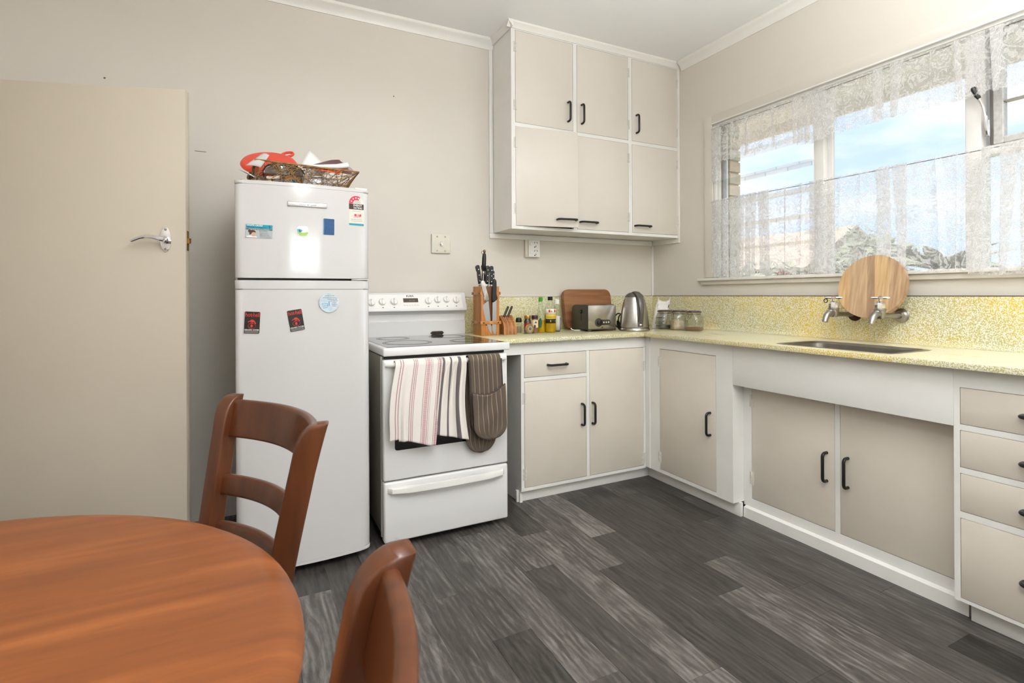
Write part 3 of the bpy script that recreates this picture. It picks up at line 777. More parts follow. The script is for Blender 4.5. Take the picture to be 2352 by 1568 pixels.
# ------------------------------------------------------------------ taps
def tap(y, ring_m, label, loop=False, flange_m=None):
    t = thing('tap', label, 'tap', (-.02, y, 1.03))
    fx = -.020
    fin(lathe(NB(), [(.034, -.0195), (.034, -.0222), (.031, -.0240), (.030, -.0241), (.020, -.031), (.0155, -.044)], 28, (0, y, 1.030), 'x'), 'wall_flange', flange_m or DULLCH, t, True)
    bm = NB(); tube(bm, [(-.03, y, 1.030), (-.10, y, 1.032), (-.175, y, 1.034), (-.195, y, 1.036)], [.012, .012, .013, .015], 14)
    tube(bm, [(-.17, y, 1.036), (-.20, y, 1.044), (-.228, y, 1.042), (-.248, y, 1.028), (-.258, y, 1.010), (-.262, y, .998)], [.013, .016, .015, .014, .0125, .012], 14)
    lathe(bm, [(.015, 1.020), (.019, 1.03), (.021, 1.045), (.021, 1.056), (.024, 1.058), (.024, 1.064), (.021, 1.066)], 22, (-.192, y, 0))
    fin(bm, 'body', DULLCH, t, True)
    fin(lathe(NB(), [(.021, 1.0662), (.0215, 1.080), (.020, 1.092), (.013, 1.098), (.006, 1.099), (.006, 1.112)], 8, (-.192, y, 0)), 'bonnet', CHROME, t, True)
    bm = NB(); lathe(bm, [(.007, 1.108), (.011, 1.111), (.011, 1.118), (.007, 1.121)], 18, (-.192, y, 0))
    for a in range(4):
        an = math.pi / 2 * a + .5
        tube(bm, [(-.192 + .006 * math.cos(an), y + .006 * math.sin(an), 1.1145), (-.192 + .026 * math.cos(an), y + .026 * math.sin(an), 1.1145), (-.192 + .036 * math.cos(an), y + .036 * math.sin(an), 1.1145)], [.0045, .0058, .0025], 8)
    hd = fin(bm, 'cross_handle', CHROME, t, True)
    fin(lathe(NB(), [(.0065, 1.121), (.0065, 1.1225), (.004, 1.1235)], 16, (-.192, y, 0)), 'indicator', ring_m, hd, True)
    if loop:
        fin(tube(NB(), [(-.207, y + .030 + .009 * math.cos(i / 12 * 6.283), 1.100 + .009 * math.sin(i / 12 * 6.283)) for i in range(12)], .0022, 6, closed=True), 'hanging_loop', BLACKP, t, True)
    return t
tap(-1.500, mat('red_indicator', (190, 40, 40), .3), 'chrome wall tap with a red indicator over the sink', True, mat('rusty_flange', (74, 52, 40), .5, .6, var=.4, vscale=60))
tap(-1.712, mat('blue_indicator', (40, 70, 170), .3), 'chrome wall tap with a blue indicator over the sink')

# ------------------------------------------------------------------ round chopping board leaning on the wall behind the taps
def board_wood(name, c1, c2, stretch, vs=6.):
    return mat(name, c1, .5, vscale=vs, col2=c2, stretch=stretch)
rb = thing('round_board', 'round wooden chopping board resting on the taps against the window sill', 'chopping board', (-.140, -1.628, 1.018), rot=(0, R(14), R(0)))
BWS = [board_wood('board_stave_%d' % i, a, b, (3, 14, 1.2)) for i, (a, b) in enumerate((((198, 168, 132), (160, 126, 94)), ((214, 182, 136), (186, 150, 104)), ((182, 152, 122), (150, 118, 90)), ((202, 172, 136), (174, 142, 108)), ((214, 180, 132), (180, 140, 98))))]
RBR = .153
cuts = [-.153, -.078, -.018, .016, .098, .153]
for i in range(5):
    a0, a1 = cuts[i], cuts[i + 1]
    pts = []
    N = 22
    for k in range(N + 1):
        u = a0 + (a1 - a0) * k / N; pts.append((u, RBR + math.sqrt(max(0, RBR * RBR - u * u))))
    for k in range(N + 1):
        u = a1 + (a0 - a1) * k / N; pts.append((u, RBR - math.sqrt(max(0, RBR * RBR - u * u))))
    cl = [pts[0]]
    for q in pts[1:]:
        if (Vector(q) - Vector(cl[-1])).length > 2e-4: cl.append(q)
    if (Vector(cl[0]) - Vector(cl[-1])).length < 2e-4: cl.pop()
    bm = NB(); prism(bm, cl, 'x', -.011, .011, .0)
    # staves run close to vertical, slightly tilted
    bmesh.ops.rotate(bm, verts=bm.verts, cent=(0, 0, RBR), matrix=Matrix.Rotation(R(-7), 3, 'X'))
    fin(bm, 'stave', BWS[i], rb)

# ------------------------------------------------------------------ switch and socket on the back wall
sw = thing('stove_switch', 'square cream isolator switch plate on the wall above the stove', 'switch', (-1.692, 0, 1.452))
OLDW = mat('old_cream_plastic', (226, 221, 206), .4, var=.05, vscale=30)
bm = NB(); box(bm, -1.752, -1.631, -.014, -.0005, 1.392, 1.511, .005, 3); fin(bm, 'plate', OLDW, sw, True)
for x, z in ((-1.717, 1.495), (-1.666, 1.495), (-1.717, 1.409), (-1.666, 1.409)):
    fin(lathe(NB(), [(.0055, 0), (.005, -.0025), (.003, -.0035)], 12, (x, -.014, z), 'y'), 'screw', mat('old_screw', (190, 176, 146), .35, .8), sw, True)
BX('toggle_slot', DARK, sw, -1.696, -1.686, -.0145, -.0135, 1.442, 1.464, world=True)
bm = NB(); prism(bm, [(-.014, 1.455), (-.030, 1.438), (-.032, 1.444), (-.014, 1.463)], 'x', -1.696, -1.686); fin(bm, 'toggle', WHITEP, sw, True)
so = thing('power_socket', 'white vertical double power socket on a raised block under the wall cupboard', 'socket', (-1.05, 0, 1.449))
BX('mounting_block', OLDW, so, -1.108, -1.018, -.02, -.0005, 1.384, 1.499, .003, world=True)
BX('socket_plate', WHITEP, so, -1.090, -1.005, -.034, -.02, 1.386, 1.499, .004, world=True)
for zc in (1.470, 1.416):
    BX('rocker', WHITEP, so, -1.084, -1.066, -.039, -.034, zc - .006, zc + .008, .002, world=True)
    for dx, dz, a in ((-.010, .012, .5), (.008, .012, -.5), (-.001, -.012, 0)):
        bm = NB(); box(bm, -.0016, .0016, -.0005, .0005, -.006, .006)
        bmesh.ops.rotate(bm, verts=bm.verts, cent=(0, 0, 0), matrix=Matrix.Rotation(a, 3, 'Y')); bmesh.ops.translate(bm, verts=bm.verts, vec=(-1.036 + dx, -.0342, zc + dz)); fin(bm, 'pin_slot', INK, so, True)
    fin(lathe(NB(), [(.004, 0), (.004, -.001)], 12, (-1.046, -.034, zc - .018), 'y'), 'indicator_hole', INK, so, True)
# ------------------------------------------------------------------ door_1: room door standing open on the left
dn = thing('door_1', None, None, (-2.982, -.549, 0), R(163.2), kind='structure')
BX('door_leaf', LEAF, dn, 0, .80, -.038, 0, .012, 1.990, .0025)
bm = NB(); prism(bm, disc(.073, 1.371, .0205, .051, 36), 'y', 0, .006, .002); hp = fin(bm, 'lever_plate', CHROME, dn)
for z in (1.411, 1.331): fin(lathe(NB(), [(.005, .006), (.0045, .0075), (.002, .008)], 12, (.073, 0, z), 'y'), 'screw', DULLCH, hp)
bm = NB(); lathe(bm, [(.016, .006), (.016, .012), (.012, .014), (.010, .034), (.013, .042)], 20, (.071, 0, 1.368), 'y')
tube(bm, [(.066, .040, 1.367), (.085, .046, 1.372), (.105, .047, 1.377), (.130, .046, 1.378), (.150, .044, 1.374), (.170, .042, 1.366), (.184, .040, 1.359)], [.010, .0095, .008, .0075, .007, .0065, .0045], 10)
fin(bm, 'lever_handle', CHROME, dn)
lp = BX('latch_plate', BRASS, dn, -.0015, .004, -.028, -.010, 1.327, 1.409, .001)
bm = NB(); prism(bm, [(-.0015, -.024), (-.012, -.022), (-.009, -.013), (-.0015, -.012)], 'z', 1.357, 1.378); fin(bm, 'latch_bolt', BRASS, lp)
for z in (.25, 1.75): BX('hinge', HINGE, dn, .796, .806, -.046, -.034, z - .05, z + .05, .002)

# ------------------------------------------------------------------ fridge
FX0_, FX1_, FYB, FYF, BOW = -2.799, -2.277, -.695, -.752, .022
def fyf(x):
    t = (x - (FX0_ + FX1_) / 2) / ((FX1_ - FX0_) / 2); return FYF - BOW * (1 - t * t)
def door_prof(inset=0., rr=.028):
    x0, x1 = FX0_ + inset, FX1_ - inset; pts = [(x1, FYB), (x0, FYB)]
    for i in range(7):
        a = i / 6 * math.pi / 2; pts.append((x0 + rr * (1 - math.cos(a)), FYF + rr * (1 - math.sin(a)) - BOW * .1 + inset))
    for i in range(1, 20):
        x = x0 + rr + (x1 - x0 - 2 * rr) * i / 20; pts.append((x, fyf(x) + inset - (0)))
    for i in range(7):
        a = math.pi / 2 * (1 - i / 6); pts.append((x1 - rr * (1 - math.cos(a)), FYF + rr * (1 - math.sin(a)) - BOW * .1 + inset))
    return pts
fr = thing('fridge', 'tall white top-freezer fridge covered in magnets beside the stove', 'fridge', (-2.538, -.42, 0))
BX('cabinet', mat('fridge_side', (226, 224, 220), .35), fr, -2.797, -2.279, FYB + .006, -.10, .03, 1.585, .006, world=True)
BX('door_gasket', mat('gasket', (132, 128, 124), .6), fr, -2.79, -2.286, FYB, FYB + .0065, .05, 1.575, world=True)
def fdoor(name, z0, z1):
    bm = NB(); prism(bm, door_prof(), 'z', z0, z1, .004); return fin(bm, name, WHITEF, fr, True, smooth=40)
fz = fdoor('freezer_door', 1.2095, 1.584)
bm = NB(); prism(bm, door_prof(-.001), 'z', 1.5845, 1.5985, .004); fin(bm, 'door_cap', WHITEF, fz, True)
fd = fdoor('fridge_door', .045, 1.1635)
bm = NB(); prism(bm, door_prof(-.001), 'z', 1.1650, 1.2005, .003); fin(bm, 'grip_strip', WHITEF, fd, True)
bm = NB(); prism(bm, door_prof(-.001), 'z', .032, .0445, .003); fin(bm, 'bottom_trim', WHITEF, fd, True)
BX('hinge_cover', WHITEP, fr, -2.335, -2.282, -.735, -.60, 1.5987, 1.6085, .004, world=True)
hgp = BX('middle_hinge', DULLCH, fr, -2.355, -2.285, -.755, -.69, 1.2015, 1.2085, .001, world=True)
for x in (-2.76, -2.32):
    for y in (-.66, -.16): fin(lathe(NB(), [(.018, 0), (.018, .012), (.012, .014), (.012, .032)], 14, (x, y, 0)), 'foot', BLACKP, fr, True)
by = fyf(-2.53) - .001
bdg = BX('badge', mat('badge_silver', (214, 212, 208), .3, .6), fz, -2.608, -2.456, by - .004, by + .006, 1.504, 1.5215, .0015, world=True)
text('badge_lettering', 'Fisher&Paykel', .0135, (-2.531, by - .0043, 1.5125), INK, bdg, shear=.25, sx=.85)
bm = NB()
for a in ((-2.608, -2.456, 1.5205, 1.5217), (-2.608, -2.456, 1.5038, 1.505), (-2.608, -2.6068, 1.504, 1.5215), (-2.4572, -2.456, 1.504, 1.5215)): box(bm, a[0], a[1], by - .0046, by - .0038, a[2], a[3])
fin(bm, 'badge_border', mat('badge_edge', (110, 106, 102), .3, .6), bdg, True)

# energy rating sticker: curved around the door corner, so each piece follows the door face
RED = mat('label_red', (222, 18, 66), .4); TEAL = mat('label_teal', (0, 148, 172), .4); BRN = mat('label_brown', (58, 40, 20), .4); LBL = mat('label_ground', (222, 217, 205), .45); GTXT = mat('label_grey_text', (140, 132, 120), .5)
def on_face(poly, m, name, parent, lift):
    bm = NB(); vs = [bm.verts.new((x, fyf(x) - lift, z)) for x, z in poly]; bm.faces.new(vs)
    o = fin(bm, name, m, parent, True, smooth=None); solid(o, .0003, 1.); return o
ex0, ex1 = -2.3645, -2.3015
exc, er = (ex0 + ex1) / 2, (ex1 - ex0) / 2
arc = [(exc + er * math.cos(math.pi * i / 16), 1.5335 + .0335 * math.sin(math.pi * i / 16)) for i in range(17)]
el = on_face([(ex0, 1.440), (ex1, 1.440)] + arc, LBL, 'energy_label', fz, .0006)
ra = [(exc + er * math.cos(t), 1.5335 + .0335 * math.sin(t)) for t in [math.pi * (1 - .68 * i / 14) for i in range(15)]]
ri = [(exc + er * .48 * math.cos(t), 1.5335 + .0335 * .48 * math.sin(t)) for t in [math.pi * (.32 + .68 * i / 14) for i in range(15)]]
on_face(ra + ri, RED, 'star_arc', el, .0011)
for t in (.88, .70, .53, .38):
    cx_, cz_ = exc + er * .74 * math.cos(math.pi * t), 1.5335 + .0335 * .74 * math.sin(math.pi * t)
    on_face([(cx_ + (.0046 if k % 2 == 0 else .0021) * math.sin(k * math.pi / 5), cz_ + (.0046 if k % 2 == 0 else .0021) * math.cos(k * math.pi / 5)) for k in range(10)], INKW, 'star', el, .0016)
on_face([(ex0, 1.5325), (ex0, 1.5085), (ex1, 1.5085), (ex1, 1.5325)], BRN, 'title_band', el, .0011)
for s, z, x in (('ENERGY', 1.5255, exc + .005), ('RATING', 1.5145, exc + .006)): text('title_lettering', s, .0112, (x, fyf(exc) - .0022, z), INKW, el, sx=.92, bold=.00012, rot=(R(90), 0, R(7.5)))
on_face([(exc - .0085, 1.489), (exc - .0085, 1.479), (exc + .0205, 1.479), (exc + .0205, 1.489)], RED, 'figure_box', el, .0011)
text('figure', '387', .0115, (exc + .006, fyf(exc) - .0022, 1.484), INKW, el, rot=(R(90), 0, R(7.5)))
on_face([(ex0, 1.448), (ex0, 1.440), (ex1, 1.440), (ex1, 1.448)], TEAL, 'footer_band', el, .0011)
for z, a, b in ((1.500, .014, .05), (1.474, .02, .045), (1.465, .008, .056), (1.458, .008, .058), (1.545, .026, .048), (1.541, .024, .048), (1.537, .022, .05)):
    on_face([(ex0 + a, z + .0011), (ex0 + a, z), (ex0 + b, z), (ex0 + b, z + .0011)], GTXT, 'text_line', el, .0011)

def magnet(name, label, x, z, wd, ht, m, tilt=0., rad=.003, cat='magnet', group=None):
    """flat magnet lying on the door: local x right, local z up, y = 0 at the door skin, front at y = -.0016"""
    sl = math.atan(2 * BOW * (x + 2.538) / (.261 ** 2))
    t = thing(name, label, cat, (x, fyf(x) - .0003, z), group=group, rot=(0, R(tilt), sl))
    off = BOW * (wd / 2 / .261) ** 2
    bm = NB(); prism(bm, rrect(-wd / 2, wd / 2, -ht / 2, ht / 2, rad, 4), 'y', -.0018, 0); fin(bm, 'card', m, t)
    return t
def mk(t, poly, m, name, y=-.0021):
    bm = NB(); prism(bm, poly, 'y', y, -.0017); return fin(bm, name, m, t)
def rc(x0, x1, z0, z1): return [(x0, z0), (x1, z0), (x1, z1), (x0, z1)]
# dental card
t = magnet('dental_card_magnet', 'grey and teal dental card magnet with a woman in profile', -2.712, 1.3955, .096, .053, mat('card_grey', (176, 186, 188), .4), 1.5, .001)
mk(t, rc(-.048, .048, .0105, .0265), TEAL, 'title_band')
mk(t, rc(-.048, .048, .0045, .0095), mat('card_dark_band', (92, 84, 84), .4), 'strap_band')
text('title_lettering', 'WHITE CROSS', .0085, (-.0455, -.0023, .0220), INKW, t, align='LEFT', world=False, sx=1.05, bold=.00015)
text('title_lettering', 'DENTAL OTAHUHU', .0075, (-.0455, -.0023, .0148), mat('card_navy', (20, 66, 96), .5), t, align='LEFT', world=False, sx=1.08)
text('strap_lettering', '7 Day Family & Emergency Dentistry', .0046, (0, -.0023, .0070), INKW, t, world=False, sx=1.08)
text('card_lettering', 'SOUTH', .0075, (0, -.0023, .0002), mat('card_text', (90, 84, 86), .5), t, align='LEFT', world=False, sx=1.2)
for z, l in ((-.0055, .030), (-.0092, .030), (-.0195, .042), (-.0228, .042)): mk(t, rc(.002, .002 + l, z - .0006, z + .0006), GTXT, 'text_line')
text('card_lettering', '0800 020 766', .0062, (.002, -.0023, -.0145), mat('card_text', (90, 84, 86), .5), t, align='LEFT', world=False, sx=1.0)
mk(t, disc(.0395, .0180, .0062, n=20), INKW, 'cross_roundel')
for a in ((.0381, .0409, .0138, .0222), (.0353, .0437, .0166, .0194)): mk(t, rc(*a), TEAL, 'cross', -.0024)
mk(t, [(-.046, -.0262), (-.0445, -.0215), (-.036, -.0185), (-.022, -.0185), (-.010, -.0205), (-.006, -.0262)], mat('print_blouse', (226, 222, 222), .5), 'blouse', -.0022)
mk(t, disc(-.021, -.011, .0082, .0105, 20), mat('print_skin', (206, 164, 142), .5), 'face', -.0024)
mk(t, [(-.034, -.016), (-.036, -.004), (-.030, .003), (-.020, .0038), (-.013, -.001), (-.0125, -.006), (-.019, -.0045), (-.025, -.006), (-.029, -.013)], mat('print_hair', (74, 44, 36), .5), 'hair', -.0026)
mk(t, disc(-.0345, -.001, .0055, n=16), mat('print_hair', (74, 44, 36), .5), 'hair_bun', -.0027)
# small button
t = magnet('button_magnet', 'small glossy rounded square magnet with a letter h over green and blue', -2.551, 1.4035, .043, .040, mat('button_white', (226, 230, 234), .15), -2, .011)
mk(t, [(-.0205, 0)] + [(-.0205 + .0, -.008)] + [(-.012, -.019), (.012, -.019), (.0205, -.010), (.0205, -.004), (.004, -.007), (-.008, -.006)], mat('button_green', (152, 186, 60), .2), 'green_field')
mk(t, [(-.0208, .008), (-.0208, -.002), (-.008, -.006), (0, .001), (-.006, .007)], mat('button_blue', (52, 172, 206), .2), 'blue_field', -.0022)
text('letter', 'h', .017, (-.0105, -.0028, .0), INK, t, world=False, bold=.0004)
# blue card (its cartoon is left out)
t = magnet('blue_card_magnet', 'plain blue speckled card magnet under the fridge badge', -2.4485, 1.4265, .044, .067, mat('card_blue', (12, 84, 140), .25, var=.35, vscale=160), .8)
mk(t, rc(-.021, -.0195, -.032, .032), mat('card_blue_edge', (120, 180, 214), .3), 'worn_edge')
# round magnet
sl = math.atan(2 * BOW * (-2.4495 + 2.538) / (.261 ** 2))
t = thing('round_magnet', 'round pale blue and white magnet printed with a verse', 'magnet', (-2.4495, fyf(-2.4495) - .0006, 1.108), rot=(0, R(-2), sl))
bm = NB(); prism(bm, disc(0, 0, .0405, n=40), 'y', -.005, 0, .0015); fin(bm, 'disc', mat('verse_ground', (212, 220, 222), .25, col2=(176, 200, 212), vscale=40), t)
for i, (z, a, b) in enumerate(((.029, -.016, .022), (.0215, -.024, .027), (.0140, -.006, .030), (.0068, .006, .032), (-.001, .011, .030), (-.008, .010, .030), (-.015, .013, .026))):
    text('verse_line', ('Everyday we strive', 'with laughter and dreams', "I'm filling each day", 'with memories', 'and joy.', 'Thank you', 'Mother')[i], .0062, ((a + b) / 2, -.0053, z), mat('verse_ink', (96, 100, 108), .5), t, world=False, shear=.3, sx=.85)
BLUL = mat('verse_blue', (112, 164, 196), .4)
for a in ((-.030, -.022, -.006, -.003), (-.020, -.007, -.006, -.003), (-.007, -.005, -.020, -.003), (-.030, -.006, -.014, -.011), (-.026, -.008, -.022, -.019), (-.003, .002, -.014, .006)):
    mk(t, rc(*a), BLUL, 'drawing_stroke', -.0054)
# two black and red magnets
def hell(name, label, x, z, tilt):
    t = magnet(name, label, x, z, .0555, .0865, mat('card_black', (46, 40, 36), .25, var=.25, vscale=90), tilt, .004, group=None)
    RI = mat('card_red_ink', (206, 52, 44), .4)
    text('title_lettering', 'hot', .024, (-.0135, -.0023, .0305), RI, t, world=False, sx=.75, bold=.0002)
    text('title_lettering', 'as', .008, (.0005, -.0023, .0300), RI, t, world=False)
    text('title_lettering', 'hell', .024, (.0145, -.0023, .0305), RI, t, world=False, sx=.72, bold=.0002)
    # emblem: rider over a wheel in red line work
    fin(tube(NB(), [(.014 * math.cos(k / 20 * 6.283), -.0021, -.013 + .010 * math.sin(k / 20 * 6.283)) for k in range(20)], .0006, 5, closed=True), 'emblem_ring', RI, t)
    mk(t, disc(-.001, -.013, .0042, .0062, 16), RI, 'emblem_wheel')
    mk(t, [(-.016, .000), (-.014, .004), (-.008, .007), (-.002, .012), (.004, .011), (.010, .005), (.015, -.004), (.012, -.006), (.008, .000), (.003, .003), (-.003, .002), (-.009, .004)], RI, 'emblem_wings')
    mk(t, disc(.0, .0065, .0042, .005, 14), RI, 'emblem_head', -.0023)
    mk(t, [(-.006, -.004), (.005, -.003), (.004, .000), (-.005, -.001)], RI, 'emblem_body')
    text('strap_lettering', 'DELIVERY SYSTEM', .0066, (0, -.0023, -.0290), INKW, t, world=False, sx=.98, bold=.0001)
    for z_ in (-.0345, -.0395): mk(t, rc(-.025, .025, z_ - .0008, z_ + .0008), mat('card_small_print', (190, 184, 178), .5), 'text_line')
    return t
hell('black_card_magnet', 'black delivery card magnet with red lettering hanging nearly straight', -2.739, 1.032, 3.)
hell('black_card_magnet', 'black delivery card magnet with red lettering hanging tilted', -2.5785, 1.0375, -9.)

# ------------------------------------------------------------------ wicker tray on the fridge and what is in it
CANE = mat('wicker_cane', (178, 138, 84), .5, col2=(110, 78, 40), vscale=40); CANED = mat('dark_twig', (74, 52, 30), .6)
ZT = 1.5992
bk = thing('wicker_tray', 'shallow woven twig tray heaped with papers on top of the fridge', 'basket', (-2.54, -.57, ZT))
def tray(u, v):
    """corner points: u 0..1 around, v 0 base 1 rim"""
    base = [(-.205, -.135), (.165, -.150), (.185, .120), (-.190, .130)]; rim = [(-.185, -.160), (.222, -.172), (.226, .135), (-.215, .155)]
    k = (u * 4) % 4; i = int(k); f = k - i
    def pt(L): a, b = L[i], L[(i + 1) % 4]; return Vector((a[0] + (b[0] - a[0]) * f, a[1] + (b[1] - a[1]) * f, 0))
    p = pt(base).lerp(pt(rim), v); p.z = .004 + v * (.072 + (.014 * (1 - f) if i == 0 else 0)); return p
fin(tube(NB(), [tray(k / 40, 1) for k in range(40)], .0035, 6, closed=True), 'rim', CANE, bk)
fin(tube(NB(), [tray(k / 40, 0) for k in range(40)], .003, 6, closed=True), 'base_rail', CANE, bk)
for nm, cnt, mm, sd, r_ in (('cane_weave', 330, CANE, 1, .0012), ('twig_weave', 190, CANED, 2, .0012)):
    bm = NB(); rr = random.Random(sd)
    for k in range(cnt):
        u = rr.random(); du = rr.gauss(0, .06); side = int(u * 4)
        u1 = min(max(u + du, side / 4 + .002), (side + 1) / 4 - .002)
        v0, v1 = (0, 1) if rr.random() < .6 else (rr.random(), rr.random())
        a, b = tray(u, v0), tray(u1, v1); mid = (a + b) / 2 + Vector((rr.gauss(0, .002), rr.gauss(0, .002), rr.gauss(0, .003)))
        tube(bm, [a, mid, b], r_, 4)
    o = fin(bm, nm, mm, bk); o['kind'] = 'stuff'
bm = NB(); rr = random.Random(5)
for k in range(90):
    a = Vector((rr.uniform(-.19, .17), -.135, .003)); b = Vector((rr.uniform(-.19, .17), .125, .003)); tube(bm, [a, b], .0013, 4)
o = fin(bm, 'base_weave', CANE, bk); o['kind'] = 'stuff'
def paper(name, label, cat, pts, m, curl=.004, nu=8, nv=6, thick=.0006):
    """quad sheet from four corners with a gentle curl"""
    P = [Vector(p) for p in pts]; nrm = (P[1] - P[0]).cross(P[3] - P[0]).normalized()
    def f(u, v):
        p = P[0].lerp(P[1], u).lerp(P[3].lerp(P[2], u), v); return p + nrm * curl * math.sin(math.pi * u) * (1 + .5 * math.sin(2 * math.pi * v))
    o = fin(grid(NB(), nu, nv, f), name, m, None); solid(o, thick); tag(o, label, cat); return o
Zb = ZT + .010
# red plastic lid with a looped grip, lying tilted at the back left
REDP = mat('coral_red_plastic', (226, 70, 48), .3)
lid = thing('plastic_lid', 'coral red round plastic lid with a looped grip in the wicker tray', 'plate', (-2.668, -.575, ZT + .112), rot=(R(36), R(-9), R(4)))
fin(lathe(NB(), [(.001, .010), (.085, .010), (.090, .004), (.100, .004), (.106, -.004), (.112, -.004), (.114, .000), (.108, .008), (.100, .012), (.090, .014), (.001, .013)], 48, cap=False), 'disc', REDP, lid)
fin(tube(NB(), [(.092 + .030 * math.cos(k / 18 * 6.283) * .77 - .018 * math.sin(k / 18 * 6.283) * .64, .080 + .030 * math.cos(k / 18 * 6.283) * .64 + .018 * math.sin(k / 18 * 6.283) * .77, .006) for k in range(18)], .006, 8, closed=True), 'grip_loop', REDP, lid)
GREYPAP = mat('grey_envelope', (196, 190, 186), .7); MAR = mat('maroon_card', (112, 70, 74), .5); ORG = mat('orange_sheet', (226, 84, 30), .5)
paper('grey_envelope', 'grey folded envelope leaning over the left edge of the tray', 'envelope', [(-2.762, -.735, ZT + .060), (-2.705, -.745, ZT + .056), (-2.672, -.715, ZT + .116), (-2.700, -.705, ZT + .122)], GREYPAP, .006)
paper('letter', 'white letter poking out low at the left end of the tray', 'paper', [(-2.785, -.70, ZT + .050), (-2.735, -.742, ZT + .018), (-2.68, -.60, ZT + .03), (-2.73, -.56, ZT + .05)], PAPER, .003)
paper('letter', 'white sheet standing up behind the sunglasses with a pointed corner', 'paper', [(-2.575, -.60, ZT + .055), (-2.455, -.60, ZT + .075), (-2.415, -.52, ZT + .125), (-2.498, -.52, ZT + .205)], PAPER, .006)
paper('letter', 'white paper slip behind the red lid grip', 'paper', [(-2.60, -.62, ZT + .06), (-2.53, -.63, ZT + .05), (-2.52, -.56, ZT + .115), (-2.565, -.56, ZT + .125)], PAPER, .003)
paper('letter', 'white paper corner behind the red lid', 'paper', [(-2.735, -.47, ZT + .06), (-2.675, -.47, ZT + .06), (-2.685, -.46, ZT + .150), (-2.715, -.46, ZT + .178)], PAPER, .003)
paper('folder', 'maroon card folder lying across the right half of the tray', 'folder', [(-2.545, -.715, ZT + .079), (-2.335, -.712, ZT + .068), (-2.372, -.56, ZT + .165), (-2.44, -.55, ZT + .150)], MAR, .004, thick=.003)
paper('folder', 'mauve card folder edge standing at the right end of the tray', 'folder', [(-2.372, -.67, ZT + .10), (-2.322, -.66, ZT + .074), (-2.318, -.60, ZT + .115), (-2.372, -.56, ZT + .162)], mat('mauve_card', (178, 152, 160), .5), .003, thick=.002)
paper('orange_sheet', 'orange red sheet under a rolled paper in the tray', 'paper', [(-2.50, -.735, ZT + .070), (-2.40, -.738, ZT + .060), (-2.362, -.70, ZT + .098), (-2.44, -.70, ZT + .098)], ORG, .003)
rp_ = fin(tube(NB(), [(-2.535, -.728, ZT + .084), (-2.48, -.733, ZT + .086), (-2.41, -.730, ZT + .094), (-2.362, -.722, ZT + .106)], [.006, .008, .010, .012], 12), 'rolled_paper', PAPER); tag(rp_, 'white rolled paper lying on the maroon folder', 'paper')
# sunglasses: one wraparound smoked visor with a dark bridge
sg = thing('sunglasses', 'brown tinted wraparound sunglasses in the front of the tray', 'sunglasses', (-2.618, -.695, ZT + .026))
def vis(u, v):
    a = (u - .5) * 1.5; r_ = .115; top = .052 * math.sqrt(max(0, 1 - (2 * u - 1) ** 2 * .96))
    return Vector((math.sin(a) * r_, -.022 - (math.cos(a) - 1) * r_ * -1 * .55 + .0, .010 + v * top))
vm = mat('smoked_lens', (74, 62, 48), .12, coat=.4)
o = fin(grid(NB(), 20, 5, vis), 'lens', vm, sg); solid(o, .003)
fin(tube(NB(), [vis(k / 20, 1.0) for k in range(21)], .003, 6), 'frame', BLACKP, sg)
bm = NB(); prism(bm, [(-.012, .014), (.012, .014), (.006, .046), (-.004, .046)], 'y', -.030, -.024); fin(bm, 'bridge', BLACKP, sg)
for s in (-1, 1): fin(tube(NB(), [vis(.5 + s * .48, .6), Vector((s * .075, .03, .02)), Vector((s * .07, .07, .012))], .003, 6), 'temple', BLACKP, sg)
for nm, lb, ct, x, y, z, sx, sy, sz, m in (('blue_packet', 'small blue packet inside the wicker tray', 'packet', -2.61, -.68, .006, .09, .04, .022, mat('blue_packet', (40, 120, 158), .35)), ('bubble_pack', 'silvery plastic packet inside the wicker tray', 'packet', -2.47, -.665, .006, .15, .05, .045, mat('silver_film', (206, 206, 208), .2, .3, bump=.8, bscale=60)), ('orange_packet', 'orange brown packet inside the wicker tray', 'packet', -2.55, -.60, .006, .16, .06, .05, mat('tan_packet', (188, 128, 52), .5))):
    bm = NB(); box(bm, x - sx / 2, x + sx / 2, y - sy / 2, y + sy / 2, ZT + z, ZT + z + sz, .008, 3); tag(fin(bm, nm, m), lb, ct)
stk = fin(tube(NB(), [(-2.776, -.715, ZT + .0042), (-2.752, -.69, ZT + .004)], .004, 8), 'pen', mat('brown_pen', (66, 50, 34), .4)); tag(stk, 'short dark pen lying at the left corner of the fridge top', 'pen')
# ------------------------------------------------------------------ stove
st = thing('stove', 'white freestanding electric stove with a raised control panel and glass top', 'stove', (-1.90, -.40, 0))
def sv(name, m, *a, bev=0., par=None, seg=2): return BX(name, m, par or st, *a, bev=bev, world=True, seg=seg)
SX0_, SX1_ = -2.217, -1.585
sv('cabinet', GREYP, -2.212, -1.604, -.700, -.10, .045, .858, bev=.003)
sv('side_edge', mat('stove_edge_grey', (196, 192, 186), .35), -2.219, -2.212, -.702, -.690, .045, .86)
sv('hob_gap', DARK, -2.205, -1.61, -.722, -.12, .850, .864)
hob = sv('hob_surround', WHITEE, SX0_, SX1_, -.742, -.095, .863, .9005, bev=.007, seg=3)
gl = sv('glass_top', mat('black_ceramic_glass', (44, 43, 42), .035, var=.1, vscale=9, coat=.5), SX0_ + .022, SX1_ - .022, -.716, -.115, .8995, .9022, par=hob)
RG = mat('burner_print', (52, 48, 45), .25); RGL = mat('burner_print_light', (150, 148, 145), .2)
